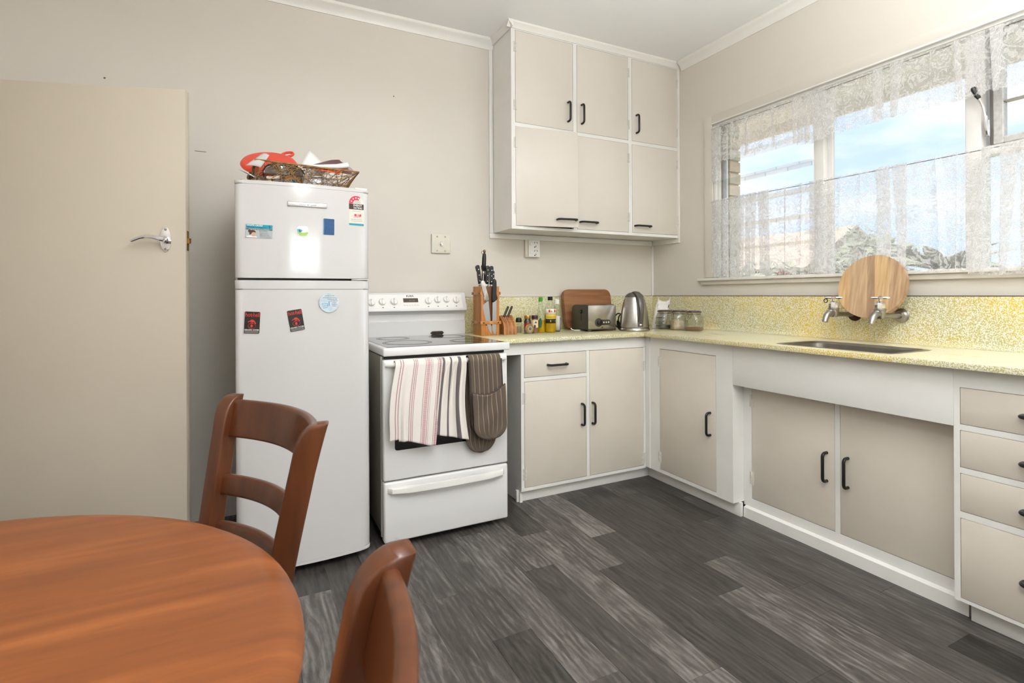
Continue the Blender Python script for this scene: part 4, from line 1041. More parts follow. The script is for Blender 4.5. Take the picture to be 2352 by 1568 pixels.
for cx, cy, r_ in ((-2.045, -.52, .118), (-1.745, -.26, .100), (-1.745, -.56, .085), (-2.05, -.25, .085)):
    bm = NB()
    for q, w_ in ((r_, .0035), (r_ - .010, .002)):
        lathe(bm, [(q - w_, .9023), (q + w_, .9023), (q + w_, .9025), (q - w_, .9025), (q - w_, .9023)], 56, (cx, cy, 0), cap=False)
    fin(bm, 'burner_ring', RG, gl, True)
# door and drawer
dm = NB(); box(dm, -2.219, -1.603, -.748, -.702, .306, .848, .009, 3); od = fin(dm, 'oven_door', WHITEE, st, True)
bm = NB(); prism(bm, rrect(-2.168, -1.655, .440, .745, .012, 4), 'y', -.7487, -.745); fin(bm, 'oven_window', mat('oven_glass', (20, 18, 15), .06, coat=.4), od, True)
bm = NB(); tube(bm, [(-2.205, -.747, .826), (-2.19, -.765, .828), (-2.165, -.776, .829), (-1.90, -.782, .830), (-1.66, -.776, .829), (-1.632, -.765, .828), (-1.618, -.747, .826)], [.011, .0125, .0125, .012, .0125, .0125, .011], 12)
fin(bm, 'door_handle', WHITEP, od, True)
dm = NB(); box(dm, -2.217, -1.603, -.748, -.702, .030, .300, .009, 3); ow = fin(dm, 'storage_drawer', WHITEE, st, True)
bm = NB(); prism(bm, [(-2.203, -.747), (-2.185, -.770), (-2.12, -.782), (-1.90, -.788), (-1.70, -.782), (-1.640, -.770), (-1.622, -.747), (-1.665, -.747), (-1.685, -.757), (-1.74, -.768), (-1.90, -.773), (-2.06, -.768), (-2.125, -.757), (-2.145, -.747)], 'z', .252, .279, .005)
fin(bm, 'drawer_handle', WHITEP, ow, True)
for x in (-2.17, -1.65):
    for y in (-.66, -.16): fin(lathe(NB(), [(.018, 0), (.018, .010), (.010, .012), (.010, .046)], 14, (x, y, 0)), 'foot', mat('foot_metal', (120, 108, 84), .5, .6), st, True)
# back guard: lower plate, coved neck, sloping control panel
bg_ = NB(); prism(bg_, [(-.085, .900), (-.087, .985), (-.078, .986), (-.077, 1.010), (-.080, 1.024), (-.092, 1.037), (-.112, 1.043), (-.118, 1.046), (-.117, 1.055), (-.078, 1.148), (-.070, 1.152), (-.030, 1.152), (-.030, .900)], 'x', -2.222, -1.566)
fin(bg_, 'back_guard', WHITEE, st, True, smooth=25)
# everything on the sloping panel is built in a frame lying on the slope
pa = math.atan2(1.148 - 1.055, -.078 + .117)
PM = Matrix.Translation((0, -.117, 1.055)) @ Matrix.Rotation(pa - R(90), 4, 'X').inverted() if False else None
sl_d = Vector((0, -.078 + .117, 1.148 - 1.055)).normalized(); sl_n = Vector((0, -sl_d.z, sl_d.y))
def on_panel(bm, x, s):
    """local z -> outward normal, local y -> up the slope, local x -> right"""
    o = Vector((x, -.117, 1.055)) + sl_d * s
    M = Matrix(((1, 0, 0, o.x), (0, sl_d.y, sl_n.y, o.y), (0, sl_d.z, sl_n.z, o.z), (0, 0, 0, 1)))
    bmesh.ops.transform(bm, matrix=M, verts=bm.verts); return bm
bm = NB(); prism(bm, rrect(-.010, .625, .004, .092, .004, 3), 'z', 0, .0012); fin(on_panel(bm, -2.215, 0), 'control_panel', WHITEP, st, True)
for x, s in ((-2.135, .043), (-2.073, .047), (-2.006, .048), (-1.803, .050), (-1.746, .057), (-1.689, .058), (-1.629, .054)):
    bm = NB(); lathe(bm, [(.0215, .0012), (.0215, .004), (.019, .006), (.0185, .010), (.017, .012)], 30)
    kb = fin(on_panel(bm, x, s), 'knob', WHITEP, st, True)
    bm = NB(); prism(bm, rrect(-.0045, .0045, -.019, .0185, .004, 3), 'z', .011, .019, .002); fin(on_panel(bm, x, s), 'knob_grip', WHITEP, kb, True)
    bm = NB(); box(bm, -.0008, .0008, .006, .0175, .0189, .0194); fin(on_panel(bm, x, s), 'knob_mark', GTXT, kb, True)
for x, s in ((-2.072, .0135), (-2.008, .0135), (-1.805, .0155), (-1.746, .0165), (-1.689, .0165), (-1.631, .0165)):
    bm = NB(); prism(bm, disc(0, 0, .0042, .0022, 12), 'z', .0012, .002); fin(on_panel(bm, x, s), 'pilot_light', INK, st, True)
bm = NB(); prism(bm, rrect(-.044, .044, -.0125, .0125, .001, 2), 'z', .0012, .0022); dsp = fin(on_panel(bm, -1.908, .056), 'clock_display', mat('clock_glass', (74, 62, 50), .15), st, True)
for i in range(6):
    bm = NB(); prism(bm, disc(0, 0, .0055, .0045, 14), 'z', .0012, .004, .001); fin(on_panel(bm, -1.946 + .016 * i, .0275), 'clock_button', WHITEP, st, True)
def ptxt(name, s, size, x, sl, m, par, z=.0014, **k):
    o = Vector((x, -.117, 1.055)) + sl_d * sl + sl_n * z
    return text(name, s, size, o, m, par, rot=(pa, 0, 0), **k)
ptxt('maker_lettering', 'ELBA', .015, -1.910, .0825, INK, st, sx=1.35, bold=.0003)
ptxt('clock_digits', '10:25', .013, -1.902, .0535, mat('clock_digit', (126, 116, 100), .4), dsp, z=.0024, sx=1.3)
vt = NB(); prism(vt, [(-.042, 0), (-.030, -.010), (.032, -.010), (.042, 0), (.032, .010), (-.030, .010)], 'y', -.006, 0, .001); bmesh.ops.translate(vt, verts=vt.verts, vec=(-1.746, -.086, .912)); vv = fin(vt, 'oven_vent', mat('vent_dark', (58, 48, 38), .4, .4), st, True)
for i in range(4): sv('vent_slot', DARK, -1.772 + i * .014, -1.764 + i * .014, -.0928, -.0915, .906, .918, par=vv)

# ------------------------------------------------------------------ cloths over the oven handle
def stripes(name, base, segs, weave=0.):
    """stripe material: segs = list of (position, colour) constant steps along the UV width"""
    m = bpy.data.materials.new(name); m.use_nodes = True; n = m.node_tree; b = n.nodes['Principled BSDF']; L = n.links.new
    uv = n.nodes.new('ShaderNodeUVMap'); sp = n.nodes.new('ShaderNodeSeparateXYZ'); L(uv.outputs['UV'], sp.inputs[0])
    r = n.nodes.new('ShaderNodeValToRGB'); r.color_ramp.interpolation = 'CONSTANT'; e = r.color_ramp.elements
    e[0].position = 0; e[0].color = lin(base); e.remove(e[1])
    for p, c in segs: x = e.new(p); x.color = lin(c)
    L(sp.outputs[0], r.inputs['Fac'])
    out = r.outputs['Color']
    if weave:
        w_ = n.nodes.new('ShaderNodeTexWave'); w_.bands_direction = 'Y'; w_.inputs['Scale'].default_value = weave; w_.inputs['Distortion'].default_value = 1.; L(uv.outputs['UV'], w_.inputs['Vector'])
        rr_ = n.nodes.new('ShaderNodeValToRGB'); rr_.color_ramp.elements[0].position = .32; rr_.color_ramp.elements[1].position = .42; L(w_.outputs['Fac'], rr_.inputs['Fac'])
        mx = n.nodes.new('ShaderNodeMix'); mx.data_type = 'RGBA'; mx.inputs[6].default_value = lin(base); L(rr_.outputs['Color'], mx.inputs[0]); L(out, mx.inputs[7]); out = mx.outputs[2]
    L(out, b.inputs['Base Color']); b.inputs['Roughness'].default_value = .85
    q = n.nodes.new('ShaderNodeTexVoronoi'); q.inputs['Scale'].default_value = 90; L(uv.outputs['UV'], q.inputs['Vector'])
    bp_ = n.nodes.new('ShaderNodeBump'); bp_.inputs['Strength'].default_value = .25; bp_.inputs['Distance'].default_value = .001; L(q.outputs['Distance'], bp_.inputs['Height']); L(bp_.outputs['Normal'], b.inputs['Normal'])
    return m
RD, PK, CW = (150, 62, 72), (190, 126, 130), (228, 221, 214)
T1 = stripes('red_striped_towel', CW, [(.10, RD), (.125, CW), (.15, RD), (.175, CW), (.38, RD), (.40, CW), (.42, RD), (.44, CW), (.455, RD), (.47, CW), (.64, RD), (.655, CW), (.67, PK), (.74, CW), (.755, RD), (.77, CW), (.79, RD), (.80, CW), (.90, RD), (.915, CW), (.93, RD), (.97, PK)], 32)
T2 = stripes('grey_striped_towel', (224, 217, 208), [(.04, (104, 96, 98)), (.13, (224, 217, 208)), (.34, (104, 96, 98)), (.41, (224, 217, 208)), (.66, (104, 96, 98)), (.78, (224, 217, 208))])
def towel(name, label, m, xl, xr, zb, fold, back=.60):
    """cloth over the handle bar (y -.782, z .830, r .0125): short fall behind, long fall in front"""
    def prof(t):
        if t < .12: k = t / .12; return (-.7615, back + (.826 - back) * k)
        if t < .22: a = math.pi * (t - .12) / .10; return (-.7815 + .0205 * math.cos(a), .829 + .0195 * math.sin(a))
        k = (t - .22) / .78; return (-.802 - .004 * math.sin(k * 2.5), .829 + (0 - .829) * k)
    def f(u, t):
        y, z = prof(t); k = max(0, (t - .22) / .78)
        if t >= .22: z = .829 + (zb(u) - .829) * k
        x = xl(k) + (xr(k) - xl(k)) * u
        y += fold(u, k) * (1 if t >= .22 else 0) * min(1, k * 8 + .15)
        return Vector((x, y, z))
    o = fin(grid(NB(), 60, 60, f, lambda u, t: (u, t)), name, m, None, smooth=80); solid(o, .003, 0.)
    return tag(o, label, 'tea towel')
towel('tea_towel', 'white waffle tea towel with red stripes hanging on the oven handle', T1, lambda k: -2.172 - .030 * math.sin(min(1, k * 1.15) * math.pi * .62) - .004, lambda k: -1.960 - .036 * k, lambda u: .487 + .012 * math.sin(u * 5) - (.018 * u) + (.012 if u < .2 else 0),
      lambda u, k: -.010 * math.exp(-((u - .30) / .05) ** 2) * k - .006 * abs(math.sin(u * 9)) * k + .010 * math.exp(-((u - .22) / .03) ** 2) * k)
towel('tea_towel', 'cream tea towel with broad grey stripes bunched beside the red striped one', T2, lambda k: -1.963 - .036 * k ** .7, lambda k: -1.842 - .018 * math.sin(k * 3.14) + .006 * k, lambda u: .505 - .042 * u,
      lambda u, k: -.013 * math.sin(u * 19 + 2 * k) * (1 - k) ** 1.2 - .012 * math.exp(-((u - .75) / .12) ** 2) * k - .005 * math.sin(u * 8))
MI = bpy.data.materials.new('quilted_brown_mitt'); MI.use_nodes = True
n = MI.node_tree; b = n.nodes['Principled BSDF']; uv = n.nodes.new('ShaderNodeUVMap'); sp = n.nodes.new('ShaderNodeSeparateXYZ'); n.links.new(uv.outputs['UV'], sp.inputs[0])
mm_ = n.nodes.new('ShaderNodeMath'); mm_.operation = 'MULTIPLY'; mm_.inputs[1].default_value = 7.; fr_ = n.nodes.new('ShaderNodeMath'); fr_.operation = 'FRACT'; n.links.new(sp.outputs[0], mm_.inputs[0]); n.links.new(mm_.outputs[0], fr_.inputs[0])
rr_ = n.nodes.new('ShaderNodeValToRGB'); rr_.color_ramp.interpolation = 'CONSTANT'; e = rr_.color_ramp.elements; e[0].color = lin((92, 80, 70)); e[0].position = 0; e[1].position = .86; e[1].color = lin((176, 154, 120)); n.links.new(fr_.outputs[0], rr_.inputs['Fac']); n.links.new(rr_.outputs['Color'], b.inputs['Base Color']); b.inputs['Roughness'].default_value = .8
MITD = mat('mitt_binding', (70, 60, 52), .8)
mt = thing('oven_mitt', 'brown pinstriped quilted double oven mitt hanging at the right of the oven handle', 'oven mitt', (-1.745, -.80, .83))
def mitt_sheet(x0, x1, zt, zb, y, skew, rnd_, quilt, y2=None):
    """hanging quilted pad with a rounded lower end"""
    def f(u, v):
        half = (x1 - x0) / 2; xc = (x0 + x1) / 2 + skew * v
        H = zt - zb; d = v * H; r_ = half * rnd_; w_ = 1.
        if d > H - r_: q = (d - (H - r_)) / r_; w_ = math.sqrt(max(0, 1 - q * q)) * 1.
        w_ = max(w_, .02)
        uu = (u - .5) * 2
        yy = y - quilt * abs(math.sin(u * 7 * math.pi)) + (0 if y2 is None else (y2 - y) * v)
        return Vector((xc + uu * half * w_, yy, zt - d))
    return f
f1 = mitt_sheet(-1.832, -1.668, .832, .462, -.807, .018, .95, .0035)
def wrap(u, v):
    if v < .14:
        a = math.pi * v / .14; p = f1(u, 0); return Vector((p.x, -.7845 + .0225 * math.cos(a), .830 + .0225 * math.sin(a)))
    return f1(u, (v - .14) / .86)
o = fin(grid(NB(), 70, 46, wrap, lambda u, v: (u, v)), 'front_pad', MI, mt, True, smooth=80); solid(o, .004, 0.)
f2 = mitt_sheet(-1.838, -1.676, .825, .386, -.757, 0., .95, .002)
# the back pad hangs between handle and door: keep it clear of the door skin
f2 = mitt_sheet(-1.836, -1.680, .500, .386, -.772, .0, .95, .002)
fb = lambda u, v: (Vector((f2(u, 0).x, -.7605 - .012 * max(0, (v - .2)), .825 - (.325) * v / .7)) if v < .7 else f2(u, (v - .7) / .3))
o = fin(grid(NB(), 60, 44, fb, lambda u, v: (u, v)), 'back_pad', MI, mt, True, smooth=80); solid(o, .010, -.0)
pk = mitt_sheet(-1.822, -1.654, .700, .458, -.822, .010, .80, .002)
o = fin(grid(NB(), 50, 26, lambda u, v: pk(u, v) + Vector((0, -.004 * math.sin(v * 9 + u * 6) * math.sin(math.pi * u), (-.012 + .034 * (u - .5) - .026 * math.sin(math.pi * u)) * (1 - v)))), 'pocket', MI, mt, True, smooth=80) if False else None
bm = grid(NB(), 50, 26, lambda u, v: pk(u, v) + Vector((0, -.004 * math.sin(v * 9 + u * 6) * math.sin(math.pi * u), (-.005 + .030 * (u - .5) - .026 * math.sin(math.pi * u)) * (1 - v))), lambda u, v: (u, v))
o = fin(bm, 'pocket', MI, mt, True, smooth=80); solid(o, .008, 1.)
edge = [pk(k / 24, 0) + Vector((0, -.002, -.005 + .030 * (k / 24 - .5) - .026 * math.sin(math.pi * k / 24))) for k in range(25)]
fin(tube(NB(), edge, .0045, 8), 'pocket_binding', MITD, mt, True)
rim = [f1(0, v / 20) for v in range(20)] + [f1(k / 16, .999) for k in range(17)] + [f1(1, v / 20) for v in range(19, -1, -1)]
fin(tube(NB(), [p + Vector((0, .0, 0)) for p in rim], .0055, 8), 'edge_binding', MITD, mt, True)

# ------------------------------------------------------------------ worktop things, left to right
ZW = .9004
KW = mat('knife_block_wood', (204, 140, 70), .38, vscale=5, col2=(166, 102, 44), stretch=(8, 8, .8)); KWD = mat('knife_block_dark', (106, 62, 28), .5)
kb = thing('knife_block', 'tall slatted wooden knife block beside the stove', 'knife block', (-1.492, -.235, ZW), R(-3))
for x in (-.050, -.036, .034, .050): pass
# five thick staves across the front with gaps, side staves, straps
for i, (x0, x1) in enumerate(((-.056, -.030), (.036, .056))): BX('front_stave', KW, kb, x0, x1, -.074, -.052, 0, .286, .0015)
BX('front_panel', KWD, kb, -.029, .035, -.062, -.050, 0, .284, .001)
BX('front_foot', KW, kb, -.029, .035, -.072, -.0621, 0, .058, .001)
for i, y in enumerate((-.046, -.022, .002, .026, .050)): BX('side_stave', KW, kb, -.056, -.036, y, y + .019, 0, .286, .0015)
for i, y in enumerate((-.046, -.022, .002, .026, .050)): BX('side_stave', KW, kb, .036, .056, y, y + .019, 0, .286, .0015)
for i, y in enumerate((-.030, -.002, .026)): BX('divider', KW, kb, -.034, .034, y, y + .012, 0, .284, .001)
BX('back_panel', KW, kb, -.034, .034, .055, .070, 0, .286, .0015)
for z in (.066, .236):
    BX('strap', KW, kb, -.064, -.0565, -.080, .072, z, z + .018, .0015)
    BX('strap', KW, kb, .0565, .064, -.080, .072, z, z + .018, .0015)
BX('strap', KW, kb, -.064, .064, -.0825, -.0745, .066, .084, .0015)
for x in (-.045, .046): fin(lathe(NB(), [(.0045, 0), (.0040, -.002), (.002, -.003)], 12, (x, -.0825, .075), 'y'), 'stud', BLACKP, kb)
for y in (-.064, .04):
    for z in (.075, .245): fin(lathe(NB(), [(.004, 0), (.0035, -.002), (.002, -.003)], 10, (-.064, y, z), 'x'), 'stud', BLACKP, kb)
KBM = WM(kb)
BLADE = mat('knife_blade', (172, 172, 172), .3, 1.); RIV = mat('rivet', (226, 226, 226), .15, 1.)
def knife(name, label, loc, tilt=(0, 0), L=.115, wd=.022, th=.013, rivets=True, hook=True, blade=.18, bw=.03, hm=None, bolster=True, group=None):
    """knife standing handle up: origin where the blade enters the block"""
    k = thing(name, label, 'knife', KBM @ Vector(loc), rot=(R(tilt[0]), R(tilt[1]), R(-3)), group=group)
    prof = [(-wd * .42, .008), (wd * .42, .008), (wd * .45, L * .5), (wd * .42, L * .8), (wd * .40, L * .95), (0, L), (-wd * .5, L * .97), (-wd * (.75 if hook else .5), L * .88), (-wd * .45, L * .72), (-wd * .48, L * .4)]
    bm = NB(); prism(bm, spoly(prof, 4, (0, 1)), 'y', -th / 2, th / 2, .002); h = fin(bm, 'handle', hm or BLACKP, k)
    if rivets:
        for z in (.22, .5, .78): fin(lathe(NB(), [(.003, 0), (.0028, -.0008)], 10, (0, -th / 2 + .0002, L * z), 'y'), 'rivet', RIV, h)
    if bolster: BX('bolster', STEELH, k, -wd * .45, wd * .45, -th * .4, th * .4, -.004, .0085, .001)
    BX('blade', BLADE, k, -wd * .4, wd * .4, -.0012, .0012, -blade, -.003)
    return k
G = 'black riveted knives in the tall knife block'
knife('kitchen_knife', 'black riveted knife leaning at the left edge of the tall block', (-.046, -.028, .292), (0, -7), .120, .022, blade=.2)
knife('kitchen_knife', 'black riveted knife just behind another, right of the sharpening steel', (-.020, -.010, .290), (0, 2), .128, .022, blade=.2)
knife('kitchen_knife', 'black riveted knife at the front left, right of the sharpening steel', (-.008, -.040, .290), (0, 3), .118, .020, blade=.2)
knife('bread_knife', 'black hooked-handle knife at the right of the tall block', (.030, -.010, .288), (0, 2), .120, .023, blade=.2)
knife('paring_knife', 'small slim black riveted knife at the right edge of the block', (.047, .006, .288), (0, 3), .092, .013, .010, hook=False, blade=.12)
ss = thing('sharpening_steel', 'black handled sharpening steel with a ring standing tallest in the block', 'sharpening steel', KBM @ Vector((-.026, -.022, .288)), rot=(0, R(3), 0))
fin(lathe(NB(), [(.004, -.2), (.0045, .070), (.009, .074), (.009, .086), (.006, .090)], 14), 'rod', STEELH, ss)
fin(lathe(NB(), [(.008, .090), (.0105, .097), (.013, .13), (.0125, .165), (.010, .188), (.006, .192)], 16), 'handle', BLACKP, ss)
fin(lathe(NB(), [(.004, .192), (.006, .196), (.0075, .203), (.0075, .209), (.004, .214)], 14), 'end_knob', mat('bronze_knob', (130, 108, 76), .3, .9), ss)
fin(tube(NB(), [(-.008 + .010 * math.cos(i / 14 * 6.283), 0, .196 + .010 * math.sin(i / 14 * 6.283)) for i in range(14)], .0012, 6, closed=True), 'ring', BLACKP, ss)
# two long knives slipped behind the front strap
def flat_knife(name, label, loc, tilt, poly, hpoly, hm, serr=False):
    k = thing(name, label, 'knife', KBM @ Vector(loc), rot=(0, R(tilt), R(-3)))
    bm = NB(); prism(bm, poly, 'y', -.0012, .0012); bl = fin(bm, 'blade', BLADE, k)
    bm = NB(); prism(bm, spoly(hpoly, 5), 'y', -.007, .007, .003); fin(bm, 'handle', hm, k)
    return k
flat_knife('chef_knife', 'all-steel chef knife held by the strap on the front of the block', (-.002, -.0735, 0.005), -8,
           [(.010, .000), (.018, .20), (-.020, .176), (-.022, .16), (-.017, .09), (-.004, .022)], [(-.012, .196), (.016, .196), (.018, .225), (.012, .27), (.010, .31), (-.010, .316), (-.014, .29), (-.010, .25), (-.006, .22)], STEELH)
flat_knife('serrated_knife', 'black handled serrated knife held by the strap on the front of the block', (.022, -.0735, .005), 1,
           [(.010, .000), (.013, .02)] + [(.0125 + (.0015 if i % 2 else 0), .03 + i * .007) for i in range(24)] + [(.0125, .205), (-.012, .194), (-.012, .03), (-.004, .01)], [(-.014, .190), (.018, .210), (.010, .225), (.010, .29), (.006, .318), (-.008, .322), (-.012, .28)], BLACKP)

# small sloping knife block with two knives
SBM = mat('small_block_wood', (178, 118, 66), .45, vscale=7, col2=(140, 86, 44), stretch=(3, 14, 3)); SBL = mat('small_block_light', (196, 140, 84), .45, vscale=9, col2=(160, 104, 58), stretch=(4, 4, .7))
sbk = thing('small_knife_block', 'small sloping striped wooden knife block beside the tall one', 'knife block', (-1.362, -.255, ZW), R(-4))
for i in range(7):
    x0 = -.040 + i * .0118
    bm = NB(); prism(bm, [(-.050, 0), (.046, 0), (.050, .060), (.022, .112), (-.036, .070), (-.050, .045)], 'x', x0, x0 + .0112, .0006)
    fin(bm, 'lamination', SBM if i % 2 else SBL, sbk)
for r_ in range(4):
    for c_ in range(5):
        bm = NB(); box(bm, -.004, .004, -.0010, .0010, -.0008, .0008)
        t_ = r_ / 3; bmesh.ops.transform(bm, matrix=Matrix.Translation((-.031 + c_ * .0145, -.030 + .046 * t_, .0745 + .0335 * t_)) @ Matrix.Rotation(R(36), 4, 'X') @ Matrix.Rotation(R(28), 4, 'Z'), verts=bm.verts); fin(bm, 'slot', DARK, sbk)
for i, (lx, ly, lz, lb) in enumerate(((-.020, .006, .100, 'left'), (.006, .008, .101, 'right'))):
    k = thing('steak_knife', 'slim dark handled steak knife in the small block, ' + ('nearer the tall block' if i == 0 else 'nearer the spice jars'), 'knife', WM(sbk) @ Vector((lx, ly, lz)), rot=(R(-14), R(30), R(-4)))
    bm = NB(); prism(bm, rrect(-.0065, .0065, .002, .078, .005, 4), 'y', -.005, .005, .002); fin(bm, 'handle', mat('dark_olive_handle', (48, 40, 30), .3), k)
    BX('blade', BLADE, k, -.004, .004, -.0008, .0008, -.03, .0035)

def jar(name, label, cat, loc, prof, m, n=32, rz=0.):
    t = thing(name, label, cat, loc, rz); fin(lathe(NB(), prof, n), 'body', m, t); return t
AMB = mat('amber_contents', (120, 82, 52), .6, var=.3, vscale=60); CLEARB = pane_mat('bottle_glass', (.90, .93, .89))
# spice jars
t = jar('spice_jar', 'spice jar with gold lid and red label behind the tape', 'spice jar', (-1.212, -.235, ZW), [(.019, 0), (.021, .003), (.021, .075), (.017, .084), (.017, .088)], mat('dark_spice', (70, 58, 44), .25, coat=.5))
fin(lathe(NB(), [(.0212, .018), (.0215, .020), (.0215, .058), (.0212, .060)], 32), 'label_band', mat('spice_red_label', (168, 44, 44), .5), t)
bm = NB(); prism(bm, disc(.003, .040, .012, .015, 20), 'y', -.0222, -.0212); fin(bm, 'label_print', mat('label_cream', (222, 208, 178), .5), t)
fin(lathe(NB(), [(.0195, .088), (.0205, .090), (.0205, .106), (.0195, .109), (.004, .109)], 32), 'lid', mat('gold_lid', (186, 148, 74), .3, .7), t)
t = jar('spice_jar', 'spice jar with brown lid and cream label beside the oil bottle', 'spice jar', (-1.176, -.262, ZW), [(.019, 0), (.021, .003), (.021, .075), (.017, .084), (.017, .088)], mat('brown_spice', (138, 100, 70), .25, coat=.5))
fin(lathe(NB(), [(.0212, .034), (.0215, .036), (.0215, .078), (.0212, .080)], 32), 'label_band', mat('label_cream', (222, 208, 178), .5), t)
bm = NB(); prism(bm, disc(-.004, .066, .007, .006, 16), 'y', -.0222, -.0212); fin(bm, 'label_print', mat('label_sepia', (128, 84, 66), .5), t)
bm = NB(); prism(bm, [(-.018, .030), (-.006, .034), (-.004, .046), (-.012, .052), (-.018, .046)], 'y', -.0222, -.0212); fin(bm, 'label_print', mat('label_sepia_dark', (84, 44, 34), .5), t)
fin(lathe(NB(), [(.0195, .088), (.0205, .090), (.0205, .106), (.0195, .109), (.004, .109)], 32), 'lid', mat('brown_lid', (66, 40, 30), .3), t)
# pepper grinder / small jar with black cap behind the block
t = jar('salt_grinder', 'small clear grinder with a black cap behind the small knife block', 'grinder', (-1.255, -.20, ZW), [(.018, 0), (.019, .003), (.019, .06), (.016, .066)], CLEARB)
fin(lathe(NB(), [(.015, .002), (.016, .004), (.016, .038), (.015, .040)], 24), 'contents', mat('pink_grey_salt', (176, 152, 130), .8), t)
fin(lathe(NB(), [(.0175, .066), (.019, .068), (.0195, .078), (.016, .092), (.006, .095)], 24), 'cap', BLACKP, t)
# tape on a clear dispenser
tp = thing('sticky_tape', 'roll of clear tape in a small plastic dispenser on the worktop', 'tape', (-1.232, -.29, ZW), R(6))
fin(lathe(NB(), [(.0165, -.008), (.026, -.008), (.026, .008), (.0165, .008), (.0165, -.008)], 40, (.004, 0, .029), 'y', cap=False), 'tape_roll', mat('tape_amber', (206, 168, 100), .25), tp)
fin(lathe(NB(), [(.010, -.0085), (.0165, -.0085), (.0165, .0085), (.010, .0085), (.010, -.0085)], 36, (.004, 0, .029), 'y', cap=False), 'core', mat('tape_core', (224, 216, 204), .6), tp)
fin(lathe(NB(), [(.002, -.007), (.010, -.007), (.010, .007), (.002, .007)], 24, (.004, 0, .029), 'y'), 'hub', mat('tape_hub', (150, 120, 104), .6), tp)
bm = NB(); prism(bm, [(-.042, .003), (.028, .003), (.032, .028), (.018, .056), (-.004, .058), (-.022, .044), (-.026, .026), (-.034, .022), (-.036, .048), (-.042, .048)], 'y', -.0095, -.0085); prism(bm, [(-.042, 0), (.030, 0), (.030, .003), (-.042, .003)], 'y', -.0095, .0095); fin(bm, 'dispenser', JARG, tp)
# oil bottles
OIL = mat('cooking_oil', (222, 176, 18), .12, trans=.35, ior=1.2)
def bottle(name, label, loc, prof, oil_h, capm, capprof, m=CLEARB, oil=OIL):
    t = thing(name, label, 'bottle', loc); fin(lathe(NB(), prof, 36), 'glass', m, t)
    if oil_h:
        op = [(max(.001, r - .0012), max(z, .0015)) for r, z in prof if z < oil_h]; r_last = op[-1][0]; op.append((r_last, oil_h)); fin(lathe(NB(), op, 36), 'oil', oil, t)
    fin(lathe(NB(), capprof, 28), 'cap', capm, t); return t
t = bottle('oil_bottle', 'clear curved oil bottle with a green cap', (-1.118, -.235, ZW), [(.024, 0), (.027, .004), (.0275, .03), (.026, .06), (.0265, .085), (.024, .115), (.017, .150), (.0125, .175), (.012, .196)], .076, mat('green_cap', (70, 160, 30), .35), [(.0125, .192), (.0128, .194), (.0128, .217), (.011, .2195), (.003, .2195)])
bm = NB(); prism(bm, disc(-.016, .060, .011, .030, 24), 'y', -.0245, -.0225); fin(bm, 'side_label', mat('green_label', (40, 84, 52), .4), t)
t = bottle('oil_bottle', 'square shouldered oil bottle with a black cap and a red and yellow label', (-1.058, -.25, ZW), [(.032, 0), (.036, .005), (.036, .05), (.0355, .10), (.036, .14), (.033, .160), (.024, .180), (.0155, .190), (.0145, .204)], .112, BLACKP, [(.0155, .200), (.0158, .202), (.0158, .2205), (.014, .2225), (.003, .2225)])
def wrap_label(t, r, z0, z1, m, a0=-150, a1=-30, name='label_band', dz=.0):
    bm = NB(); N = 20
    A = [(r * math.cos(R(a0 + (a1 - a0) * i / N)), r * math.sin(R(a0 + (a1 - a0) * i / N))) for i in range(N + 1)]
    V = [[bm.verts.new((x, y, z)) for z in (z0, z1)] for x, y in A]
    for p, q in zip(V, V[1:]): bm.faces.new((p[0], q[0], q[1], p[1]))
    o = fin(bm, name, m, t, smooth=60); solid(o, .0003); return o
wrap_label(t, .0366, .112, .146, mat('label_white', (232, 228, 218), .5), -170, -10); wrap_label(t, .0367, .090, .113, mat('label_yellow', (214, 184, 60), .5), -170, -10); wrap_label(t, .0367, .058, .090, mat('label_black', (44, 38, 30), .5), -170, -10); wrap_label(t, .0368, .085, .0905, mat('label_gold_line', (222, 196, 84), .5), -170, -10)
for a in (-128, -72): wrap_label(t, .0371, .126, .142, mat('label_red_mark', (214, 60, 40), .5), a - 9, a + 9, 'label_mark'); wrap_label(t, .0371, .128, .136, GTXT, a + 14, a + 28, 'label_mark')
for a in (-116, -60): wrap_label(t, .0371, .064, .078, mat('label_gold_line', (222, 196, 84), .5), a - 3, a + 3, 'label_mark')
t = bottle('sauce_bottle', 'slim bottle with a white cap and blue label beside the cutting board', (-.995, -.225, ZW), [(.022, 0), (.0235, .003), (.0235, .095), (.020, .13), (.0155, .165), (.0145, .178)], .006, mat('white_cap', (236, 234, 230), .4), [(.0165, .176), (.017, .178), (.017, .203), (.015, .2055), (.003, .2055)], oil=mat('dark_sauce', (60, 40, 30), .3))
wrap_label(t, .0240, .012, .100, mat('label_pale', (206, 200, 190), .5), -170, -20); wrap_label(t, .0242, .012, .090, mat('label_blue', (36, 62, 160), .4), -62, -20)

# rectangular chopping board leaning on the splashback
CBW = mat('worn_board_wood', (156, 108, 68), .6, vscale=3, col2=(112, 68, 38), stretch=(.8, 6, 9))
cb_ = thing('chopping_board', 'dark worn rectangular chopping board leaning behind the toaster', 'chopping board', (-.655, -.080, ZW), rot=(R(-9), 0, 0))
bm = NB(); prism(bm, rrect(-.195, .195, 0, .268, .042, 8), 'y', -.036, -.002, .004); fin(bm, 'slab', CBW, cb_)
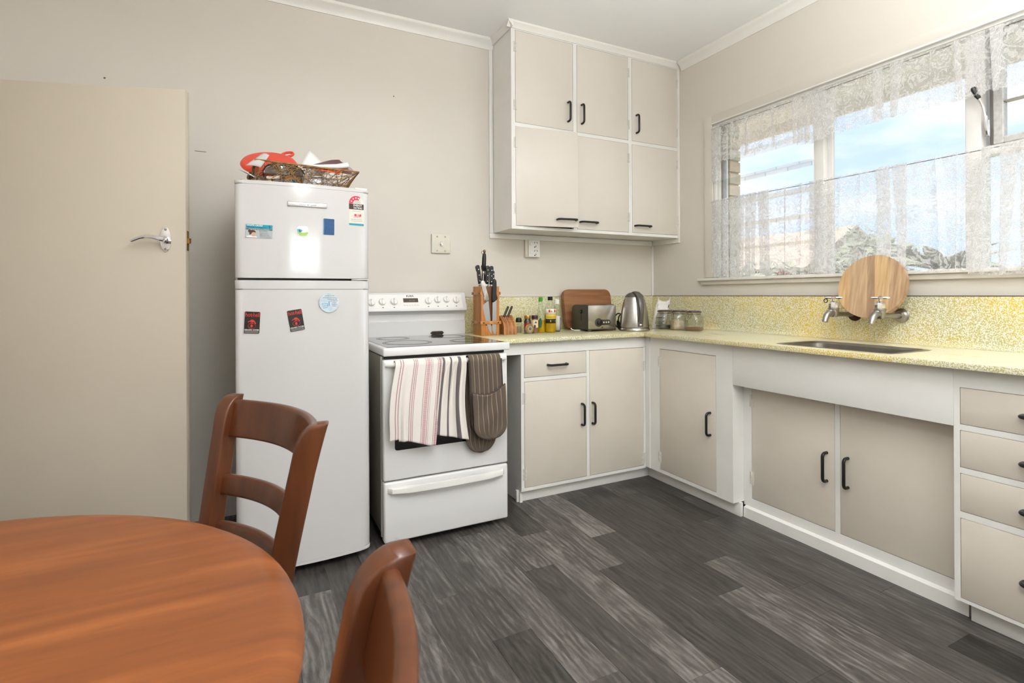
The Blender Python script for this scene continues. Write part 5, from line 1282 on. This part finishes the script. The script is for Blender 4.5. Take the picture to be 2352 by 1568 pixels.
# toaster
to = thing('toaster', 'two-slice toaster with brushed steel front and black sides', 'toaster', (-.725, -.245, ZW), R(-2))
DG = mat('toaster_grey_side', (66, 60, 52), .45, bump=.1, bscale=300)
def tprof(x): return [(-.095, .012), (.095, .012), (.095, .150), (.080, .164), (.050, .170), (-.075, .170), (-.095, .160)]
bm = NB(); prism(bm, tprof(0), 'x', -.106, -.094, .003); sd_ = fin(bm, 'side_panel', DG, to)
bm = NB(); prism(bm, tprof(0), 'x', .094, .106, .003); fin(bm, 'side_panel', DG, to)
bm = NB(); prism(bm, [(-.098, .018), (.09, .018), (.09, .16), (.075, .168), (-.080, .168), (-.0975, .163)], 'x', -.0938, .0938, .002); shl = fin(bm, 'steel_shell', STEELH, to)
bm = NB(); prism(bm, [(-.106, .002), (-.088, .002), (-.078, .010), (.072, .010), (.082, .002), (.106, .002), (.106, .022), (-.106, .022)], 'y', -.1, -.094); prism(bm, [(-.106, .002), (-.088, .002), (-.078, .010), (.072, .010), (.082, .002), (.106, .002), (.106, .022), (-.106, .022)], 'y', .088, .094); box(bm, -.098, .098, -.094, .088, .008, .02); fin(bm, 'base', DG, to)
bm = NB(); prism(bm, rrect(-.1055, .1055, .0165, .1635, .004, 3), 'y', -.1012, -.0985, .0008); fin(bm, 'front_plate', STEELH, to)
for y in (-.03, .03): BX('slot', DARK, to, -.075, .075, y - .014, y + .014, .1675, .1687)
bm = NB(); prism(bm, rrect(-.040, .040, .030, .070, .0195, 6) if False else disc(-.028, .056, .0275, n=30), 'y', -.1035, -.101, .0008); prism(bm, rrect(-.028, .063, .038, .074, .0178, 6), 'y', -.1035, -.101, .0008); cp = fin(bm, 'control_panel', DG, to)
fin(lathe(NB(), [(.016, 0), (.0155, -.012), (.012, -.014)], 28, (-.026, -.1035, .056), 'y'), 'dial', BLACKP, cp)
for i in range(3): fin(lathe(NB(), [(.0058, 0), (.0055, -.002), (.003, -.003)], 16, (.010 + i * .0185, -.1035, .056), 'y'), 'button', CHROME, cp)
bm = NB(); prism(bm, rc(-.0065, -.003, .020, .030), 'y', -.1016, -.1008); prism(bm, [(-.001, .020), (.0055, .020), (.0055, .030), (-.001, .030), (.002, .025)], 'y', -.1016, -.1008); fin(bm, 'maker_mark', INK, to)
BX('lever_slot', DARK, to, -.1068, -.1058, -.022, -.016, .07, .135); bm = NB(); lathe(bm, [(.014, -.1068), (.014, -.114), (.010, -.118)], 20, (0, -.020, .125), 'x'); fin(bm, 'lever', BLACKP, to)
fin(tube(NB(), [(-.872, -.20, ZW + .016), (-.868, -.205, ZW + .008), (-.852, -.22, ZW + .0035), (-.82, -.235, ZW + .003), (-.79, -.235, ZW + .003), (-.765, -.22, ZW + .02)], .003, 8), 'power_flex', WHITEP, to, True)
# kettle
ke = thing('kettle', 'brushed steel cordless jug kettle with grey handle in the corner of the worktop', 'kettle', (-.525, -.415, ZW))
fin(lathe(NB(), [(.092, 0), (.096, .004), (.096, .012), (.093, .020)], 48), 'power_base', STEELH, ke)
fin(lathe(NB(), [(.0905, .0202), (.0905, .0235)], 48), 'base_gap', BLACKP, ke)
fin(lathe(NB(), [(.092, .024), (.093, .030), (.090, .070), (.084, .120), (.076, .165), (.066, .200), (.060, .216)], 56), 'jug', STEEL, ke)
GH = mat('kettle_grey', (96, 92, 86), .25, .3)
fin(lathe(NB(), [(.060, .2162), (.059, .220), (.052, .232), (.036, .243), (.015, .249), (.003, .250)], 40), 'lid', GH, ke)
ca = R(-106)     # the handle faces the room
hd_ = Vector((math.cos(ca), math.sin(ca), 0)); hs_ = Vector((-hd_.y, hd_.x, 0))
def hsec(pts, wd, tk):
    rings = []
    for i, (r_, z) in enumerate(pts):
        a = pts[max(0, i - 1)]; b = pts[min(len(pts) - 1, i + 1)]; tn = Vector((b[0] - a[0], b[1] - a[1])); tn.normalize(); nm = Vector((tn.y, -tn.x))
        w_ = wd[i] if isinstance(wd, list) else wd; rings.append([hd_ * (r_ + nm.x * tk * math.cos(k / 12 * 6.283)) + hs_ * (w_ * math.sin(k / 12 * 6.283)) + Vector((0, 0, z + nm.y * tk * math.cos(k / 12 * 6.283))) for k in range(12)])
    return rings
fin(loft(NB(), hsec([(.010, .246), (.040, .244), (.072, .230), (.094, .200), (.106, .160), (.108, .120), (.102, .085), (.094, .062)], [.022, .022, .021, .019, .017, .016, .016, .018], .009)), 'handle', GH, ke)
fin(loft(NB(), hsec([(.064, .205), (.074, .178), (.084, .13), (.090, .08), (.092, .03)], [.018, .017, .017, .018, .018], .005)), 'handle_spine', GH, ke)
fin(loft(NB(), hsec([(.098, .046), (.100, .040)], [.010, .010], .004)), 'switch', CHROME, ke)
sp_ = hd_ * -1
bm = NB(); tube(bm, [sp_ * .055 + Vector((0, 0, .196)), sp_ * .068 + Vector((0, 0, .212)), sp_ * .074 + Vector((0, 0, .220))], [.020, .018, .012], 14); fin(bm, 'spout', STEEL, ke)
# black kettle cord, coiled behind
pts = []
for i in range(40):
    a = i / 40 * 6.283 * 1.6 + 1.0; pts.append((-.575 + .042 * math.cos(a) + .0006 * i, -.315 - .0008 * i, ZW + .060 + .050 * math.sin(a)))
pts = pts + [(-.545, -.35, ZW + .02), (-.535, -.34, ZW + .006)]
cd = fin(tube(NB(), pts, .0042, 8), 'power_cord', BLACKP, ke, True)
bm = NB(); tube(bm, [(-.592, -.33, ZW + .064), (-.590, -.332, ZW + .045), (-.586, -.335, ZW + .028), (-.58, -.335, ZW + .008)], [.008, .012, .013, .010], 10); fin(bm, 'plug', BLACKP, cd, True)

# bag of coffee, leaning back into the corner
cf = thing('paper_bag', 'rumpled white printed food bag leaning behind the clip-top jars', 'bag', (-.195, -.275, ZW), R(-38))
def bagf(u, v):
    a = u * 2 * math.pi; wx, wy = .046 * (1 - .12 * v ** 3), .032 * (1 - .62 * v ** 2)
    k = 4.; cx_ = math.copysign(abs(math.cos(a)) ** (2 / k), math.cos(a)); sy_ = math.copysign(abs(math.sin(a)) ** (2 / k), math.sin(a))
    w_ = .0025 * math.sin(5 * a + 11 * v) * (.3 + v) + .0015 * math.sin(13 * a - 17 * v)
    return Vector((cx_ * wx + w_ + .075 * v ** 1.2 * .55, sy_ * wy + w_ + .03 * v, .200 * v + (.016 * math.cos(2 * a) * v ** 6)))
bm = grid(NB(), 40, 22, bagf); bmesh.ops.remove_doubles(bm, verts=bm.verts, dist=1e-5)
fin(bm, 'sack', mat('foil_paper', (224, 220, 214), .45, bump=.5, bscale=40), cf, smooth=50)
def bagm(u0, u1, v0, v1, m, nm):
    bm = grid(NB(), 6, 6, lambda a, b: (lambda p: p + Vector((0, -.0012, 0)))(bagf(u0 + (u1 - u0) * a, v0 + (v1 - v0) * b))); fin(bm, nm, m, cf, smooth=60)
for i in range(4): bagm(.68, .68 + (.10, .13, .08, .12)[i], .16 + i * .06, .16 + i * .06 + (.03, .02, .012, .03)[i], INK, 'printed_line')
for v0, v1, u0, u1 in ((.46, .467, .66, .84), (.60, .607, .66, .84), (.46, .607, .66, .664), (.46, .607, .836, .84), (.50, .515, .68, .82), (.54, .555, .68, .82)): bagm(u0, u1, v0, v1, INK, 'printed_frame')
bagm(.88, .93, .70, .80, mat('bag_brown_dot', (60, 34, 26), .5), 'printed_dot')

# three clip-top jars
def clipjar(name, label, x, y, rz, cont):
    t = thing(name, label, 'jar', (x, y, ZW), rz, group=None)
    def sq(r_, k, z): return [(r_ * math.copysign(abs(math.cos(a)) ** k, math.cos(a)), r_ * math.copysign(abs(math.sin(a)) ** k, math.sin(a)), z) for a in [i / 36 * 6.283 for i in range(36)]]
    bm = NB(); loft(bm, [sq(.046, .62, 0), sq(.052, .62, .004), sq(.0535, .62, .03), sq(.0535, .62, .070), sq(.051, .72, .088), sq(.045, .95, .102), sq(.042, 1, .108), sq(.044, 1, .114), sq(.044, 1, .118)]); fin(bm, 'glass', JARG, t, smooth=60)
    h, cm = cont
    if h:
        bm = NB(); loft(bm, [sq(.044, .62, .003), sq(.050, .62, .006), sq(.052, .62, min(.03, h * .5)), sq(.0515, .62, h * .9), sq(.030, .8, h)]); fin(bm, 'contents', cm, t, smooth=60)
    fin(lathe(NB(), [(.046, .1182), (.047, .1195), (.047, .123), (.044, .126), (.030, .129), (.003, .130)], 36), 'lid', mat('lid_glass_dark', (70, 62, 74), .1, coat=.4), t)
    fin(lathe(NB(), [(.0448, .114), (.0465, .115), (.0465, .1178), (.0448, .1182)], 36, cap=False), 'seal', mat('rubber_seal', (150, 116, 88), .5), t)
    WR = mat('clip_wire', (104, 96, 88), .3, .9)
    bm = NB(); tube(bm, [(.0445 * math.cos(i / 24 * 6.283), .0445 * math.sin(i / 24 * 6.283), .105) for i in range(24)], .0013, 6, closed=True)
    tube(bm, [(.043, -.012, .105), (.056, -.012, .112), (.056, -.010, .125), (.046, -.008, .128), (.046, .008, .128), (.056, .010, .125), (.056, .012, .112), (.043, .012, .105)], .0014, 6)
    tube(bm, [(.050, -.014, .122), (.060, -.010, .100), (.062, 0, .078), (.060, .010, .100), (.050, .014, .122)], .0014, 6)
    fin(bm, 'clip_wire', WR, t); return t
SUG = mat('lumpy_sugar', (232, 226, 214), .8, bump=.6, bscale=50, col2=(196, 158, 110), vscale=26); COC = mat('cocoa_powder', (146, 100, 66), .9)
clipjar('clip_top_jar', 'clip-top glass jar holding grey packets beside the paper bag', -.228, -.370, R(-20), (.03, mat('foil_packets', (120, 112, 102), .3, .4, var=.4, vscale=40)))
clipjar('clip_top_jar', 'clip-top glass jar half full of white sugar between two others', -.215, -.488, R(-25), (.068, SUG))
clipjar('clip_top_jar', 'clip-top glass jar with brown powder at the bottom, furthest from the bag', -.205, -.610, R(-160), (.024, COC))
# ------------------------------------------------------------------ round dining table
TC = (-3.235, -2.345); TR = .544
tb = thing('dining_table', 'round reddish brown wooden dining table with a rounded edge', 'table', (TC[0], TC[1], 0))
fin(lathe(NB(), [(.002, .738), (.3, .738), (TR - .040, .738), (TR - .026, .7365), (TR - .012, .731), (TR - .003, .7245), (TR, .717), (TR - .002, .709), (TR - .010, .703), (TR - .03, .700), (.002, .700)], 96, cap=False), 'table_top', TWOOD, tb)
fin(lathe(NB(), [(TR - .09, .640), (TR - .09, .6995), (TR - .11, .6995), (TR - .11, .640), (TR - .09, .640)], 64, cap=False), 'apron', BWOOD, tb)
fin(lathe(NB(), [(.07, .12), (.075, .16), (.05, .24), (.045, .34), (.065, .45), (.075, .52), (.05, .58), (.06, .62), (.16, .66), (.18, .6995)], 32), 'pedestal', BWOOD, tb)
for i in range(4):
    a = R(15 + 90 * i); d_ = Vector((math.cos(a), math.sin(a), 0))
    bm = NB(); tube(bm, [d_ * .03 + Vector((0, 0, .20)), d_ * .14 + Vector((0, 0, .16)), d_ * .27 + Vector((0, 0, .07)), d_ * .36 + Vector((0, 0, .022))], [.038, .034, .028, .021], 10); fin(bm, 'foot', BWOOD, tb)

# ------------------------------------------------------------------ ladder-back chairs
def cl(z):     # centre line of the back post: rake below the seat, lean above it
    if z < .45: return .045 * ((.45 - z) / .45) ** 1.3
    return .086 * ((z - .45) / .44) ** 1.15
def make_chair(label):
    c = thing('dining_chair', label, 'chair', group='dining chairs around the table')
    HX, TOE, ZT_ = .172, R(28), .893
    sn_, cs_ = math.sin(TOE), math.cos(TOE)
    for s in (-1, 1):
        rings = []
        def sec(z, fr, bk, wd, r_=.005):
            pts = []
            for x, y in rrect(-wd, wd, fr, bk, min(r_, (bk - fr) * .45), 3):
                y += cl(z); a = -s * TOE
                pts.append((s * HX + x * math.cos(a) - y * math.sin(a), x * math.sin(a) + y * math.cos(a), z))
            return pts
        for z, fr, bk, wd in ((0, -.014, .016, .013), (.2, -.019, .020, .015), (.40, -.023, .023, .017), (.55, -.024, .024, .0175), (.68, -.024, .024, .0175), (.80, -.024, .024, .0175), (.84, -.0245, .025, .0178), (.856, -.0235, .0255, .018), (.868, -.021, .026, .018), (.878, -.016, .0265, .018), (.886, -.009, .027, .018), (.891, 0, .0275, .018), (ZT_, .006, .028, .0175)):
            rings.append(sec(z, fr, bk, wd))
        fin(loft(NB(), rings), 'back_post', BWOOD, c, smooth=45)
    for nm, z0, z1, th in (('crest_rail', .797, .884, .009), ('back_slat', .668, .713, .009), ('back_slat', .560, .610, .009)):
        rings = []
        for k in range(25):
            t = k / 24; zm = (z0 + z1) / 2; off = .010
            ring = []
            for q, zz in rrect(-th, th, z0, z1, .0065, 3):
                d_ = cl(zz) + off; ex, ey = HX + d_ * sn_ - .008, d_ * cs_ - .002
                bow = ex * math.tan(TOE) / 2; x = ex * (2 * t - 1); e = 1 - (2 * t - 1) ** 2
                sl_ = -2 * bow * (2 * t - 1) / ex; nn = Vector((-sl_, 1)).normalized()
                ring.append((x + nn.x * q, ey + bow * e + nn.y * q, zz))
            rings.append(ring)
        fin(loft(NB(), rings), nm, BWOOD, c, smooth=50)
    bm = NB(); prism(bm, [(-.16, .005), (-.205, -.36), (-.18, -.40), (.18, -.40), (.205, -.36), (.16, .005)], 'z', .435, .462, .008); fin(bm, 'seat', BWOOD, c)
    for s in (-1, 1):
        fin(loft(NB(), [[(s * .185 + x, -.365 + y, z) for x, y in rrect(-w_, w_, -w_, w_, .005, 3)] for z, w_ in ((0, .014), (.25, .018), (.4345, .020))]), 'front_leg', BWOOD, c)
        BX('side_rail', BWOOD, c, s * .178 - .009, s * .178 + .009, -.345, -.02, .385, .434, .003)
        BX('stretcher', BWOOD, c, s * .178 - .008, s * .178 + .008, -.35, .005, .17, .195, .003)
    BX('front_rail', BWOOD, c, -.165, .165, -.374, -.356, .385, .434, .003)
    BX('rear_rail', BWOOD, c, -.158, .158, -.009, .009, .385, .434, .003)
    return c
ch = make_chair('brown ladder-back chair at the table in front of the fridge')
ch.location = (-2.790, -1.846, 0); ch.rotation_euler = (0, 0, R(-69.3))
c2 = copy_tree(ch); c2['label'] = 'brown ladder-back chair at the table on the open floor side'
c2.location = (-2.806, -2.738, 0); c2.rotation_euler = (0, 0, R(-118))

# ------------------------------------------------------------------ lace curtains on wires
WIRE = mat('curtain_wire', (120, 112, 100), .4, .6)
XC = -.026
for nm, lb, z0, z1 in (('curtain_wire', 'thin wire carrying the lace valance across the window head', 2.214, 2.208), ('curtain_wire', 'thin wire carrying the lower lace curtain across the window', 1.737, 1.727)):
    tag(fin(tube(NB(), [(XC, -.592, z0), (XC, -1.3, (z0 + z1) / 2 - .001), (XC, -2.695, z1)], .0016, 6), nm, WIRE), lb, 'curtain wire')
def curtain(name, label, y0, y1, zt, zb, pleats, m, amp=.004, seed=1, sway=None, n=260, xo=0., low=0.):
    """sheet hung from a wire: pleats = (s, width, overlap) Z-folds, plus soft waves. s runs 0..1 from y0 to y1"""
    L_ = y1 - y0; rr = random.Random(seed); ph = [rr.uniform(0, 6.28) for _ in range(6)]
    def f(s, v):
        y = y0 + L_ * s; x = xo + XC; fl = .35 + .65 * v
        for i, (si, w_, ov) in enumerate(pleats):
            t = (s - si - (.012 * math.sin(5 * i) * v)) / w_
            if abs(t) < .5:
                y += -math.copysign(1, L_) * ov * math.sin(2 * math.pi * t) * (1 - .35 * v if i % 3 else 1)
                x -= .010 * math.cos(math.pi * t) * (1 if i % 2 else .6)
        x += amp * fl * (math.sin(s * abs(L_) * 60 + ph[0]) + .6 * math.sin(s * abs(L_) * 111 + ph[1] + v))
        x -= low * v * v
        z = zt(s) + (zb(s) - zt(s)) * v
        if sway: y += sway(s, v)
        return Vector((x, y, z))
    W = abs(L_) + sum(4 * ov for _, _, ov in pleats)
    cum = lambda s: s * abs(L_) + sum(4 * ov * min(1, max(0, (s - si) / w_ + .5)) for si, w_, ov in pleats)
    o = fin(grid(NB(), n, 26, f, lambda s, v: (cum(s), zt(s) + (zb(s) - zt(s)) * v)), name, m, None, smooth=80)
    return tag(o, label, 'curtain')
wz = lambda y, a, b: a + (b - a) * ((y + .592) / (-2.695 + .592))
sc = lambda s, n_, h: h * abs(math.sin(s * n_ * math.pi))
curtain('lace_valance', 'short lace valance gathered over the louvred part of the window', -.596, -1.400, lambda s: wz(-.596 - .804 * s, 2.224, 2.218), lambda s: (1.872 if s < .085 else (1.995 - .003 * s)) - .036 * math.exp(-((s - .85) / .1) ** 2) - sc(s, 17, .012),
        [(.03, .06, .030), (.07, .05, .026), (.20, .04, .012), (.34, .045, .020), (.56, .045, .020), (.74, .05, .026), (.785, .05, .030), (.83, .05, .034), (.875, .05, .034), (.925, .05, .030)], LACEV, .0028, 2,
        sway=lambda s, v: (-.03 * v * math.exp(-((s - .97) / .06) ** 2)))
curtain('lace_valance', 'long lace valance hanging over the middle pane and casement', -1.400, -2.690, lambda s: wz(-1.40 - 1.29 * s, 2.224, 2.218) - (.0 if s > .02 else .004), lambda s: 1.972 + .004 * math.sin(s * 9) - sc(s, 26, .013),
        [(.17, .05, .038), (.235, .06, .048), (.34, .03, .010), (.415, .05, .026), (.47, .06, .044), (.52, .06, .040), (.62, .05, .020), (.72, .06, .030), (.86, .06, .030)], LACEV, .0028, 3,
        sway=lambda s, v: .03 * (1 - v) * math.exp(-(s / .05) ** 2) - .02 * v * math.exp(-(s / .05) ** 2))
pl = [(.03, .05, .024), (.075, .05, .028), (.14, .06, .030)] + [(x, .05, .028) for x in (.22, .275, .325, .385, .44, .50, .555)] + [(.72, .04, .012), (.86, .04, .010), (.95, .06, .034)]
curtain('lace_curtain', 'lower lace curtain gathered in front of the glass louvres', -.600, -1.330, lambda s: wz(-.6 - .73 * s, 1.745, 1.740), lambda s: 1.2425 + .003 * math.sin(s * 14), pl, LACE, .0035, 6)
pl2 = [(.02, .04, .030), (.10, .03, .008), (.17, .03, .008), (.245, .06, .050), (.295, .06, .052), (.40, .03, .008), (.455, .03, .008), (.53, .045, .030), (.585, .05, .048), (.63, .055, .050), (.68, .055, .050), (.735, .05, .050), (.79, .055, .048), (.86, .05, .042), (.93, .05, .040)]
curtain('lace_curtain', 'lower lace curtain hanging over the sill behind the round chopping board', -1.300, -2.690, lambda s: wz(-1.3 - 1.39 * s, 1.745, 1.736), lambda s: 1.2425 - .030 * max(0, math.sin((s - .32) * 4.4)) * (1 if s > .32 else 0) + .008 * math.sin(s * 30), pl2, LACE, .0035, 8, n=420, low=.016,
        sway=lambda s, v: .05 * v * math.exp(-((s - .55) / .08) ** 2) - .03 * v * math.exp(-((s - .42) / .06) ** 2))
# small red strap on the sill
rs = thing('red_strap', 'small red plastic loop lying on the window sill behind the lace', 'strap', (-.004, -1.10, 1.2408))
fin(tube(NB(), [(0, .045, .003), (0, .040, .016), (0, .030, .020), (0, .010, .014), (0, -.020, .006), (0, -.045, .004)], [.003, .003, .003, .003, .0035, .003], 8), 'loop', mat('red_rubber', (214, 62, 42), .4), rs)
BX('base', INK, rs, -.006, .006, -.06, .07, 0, .002)
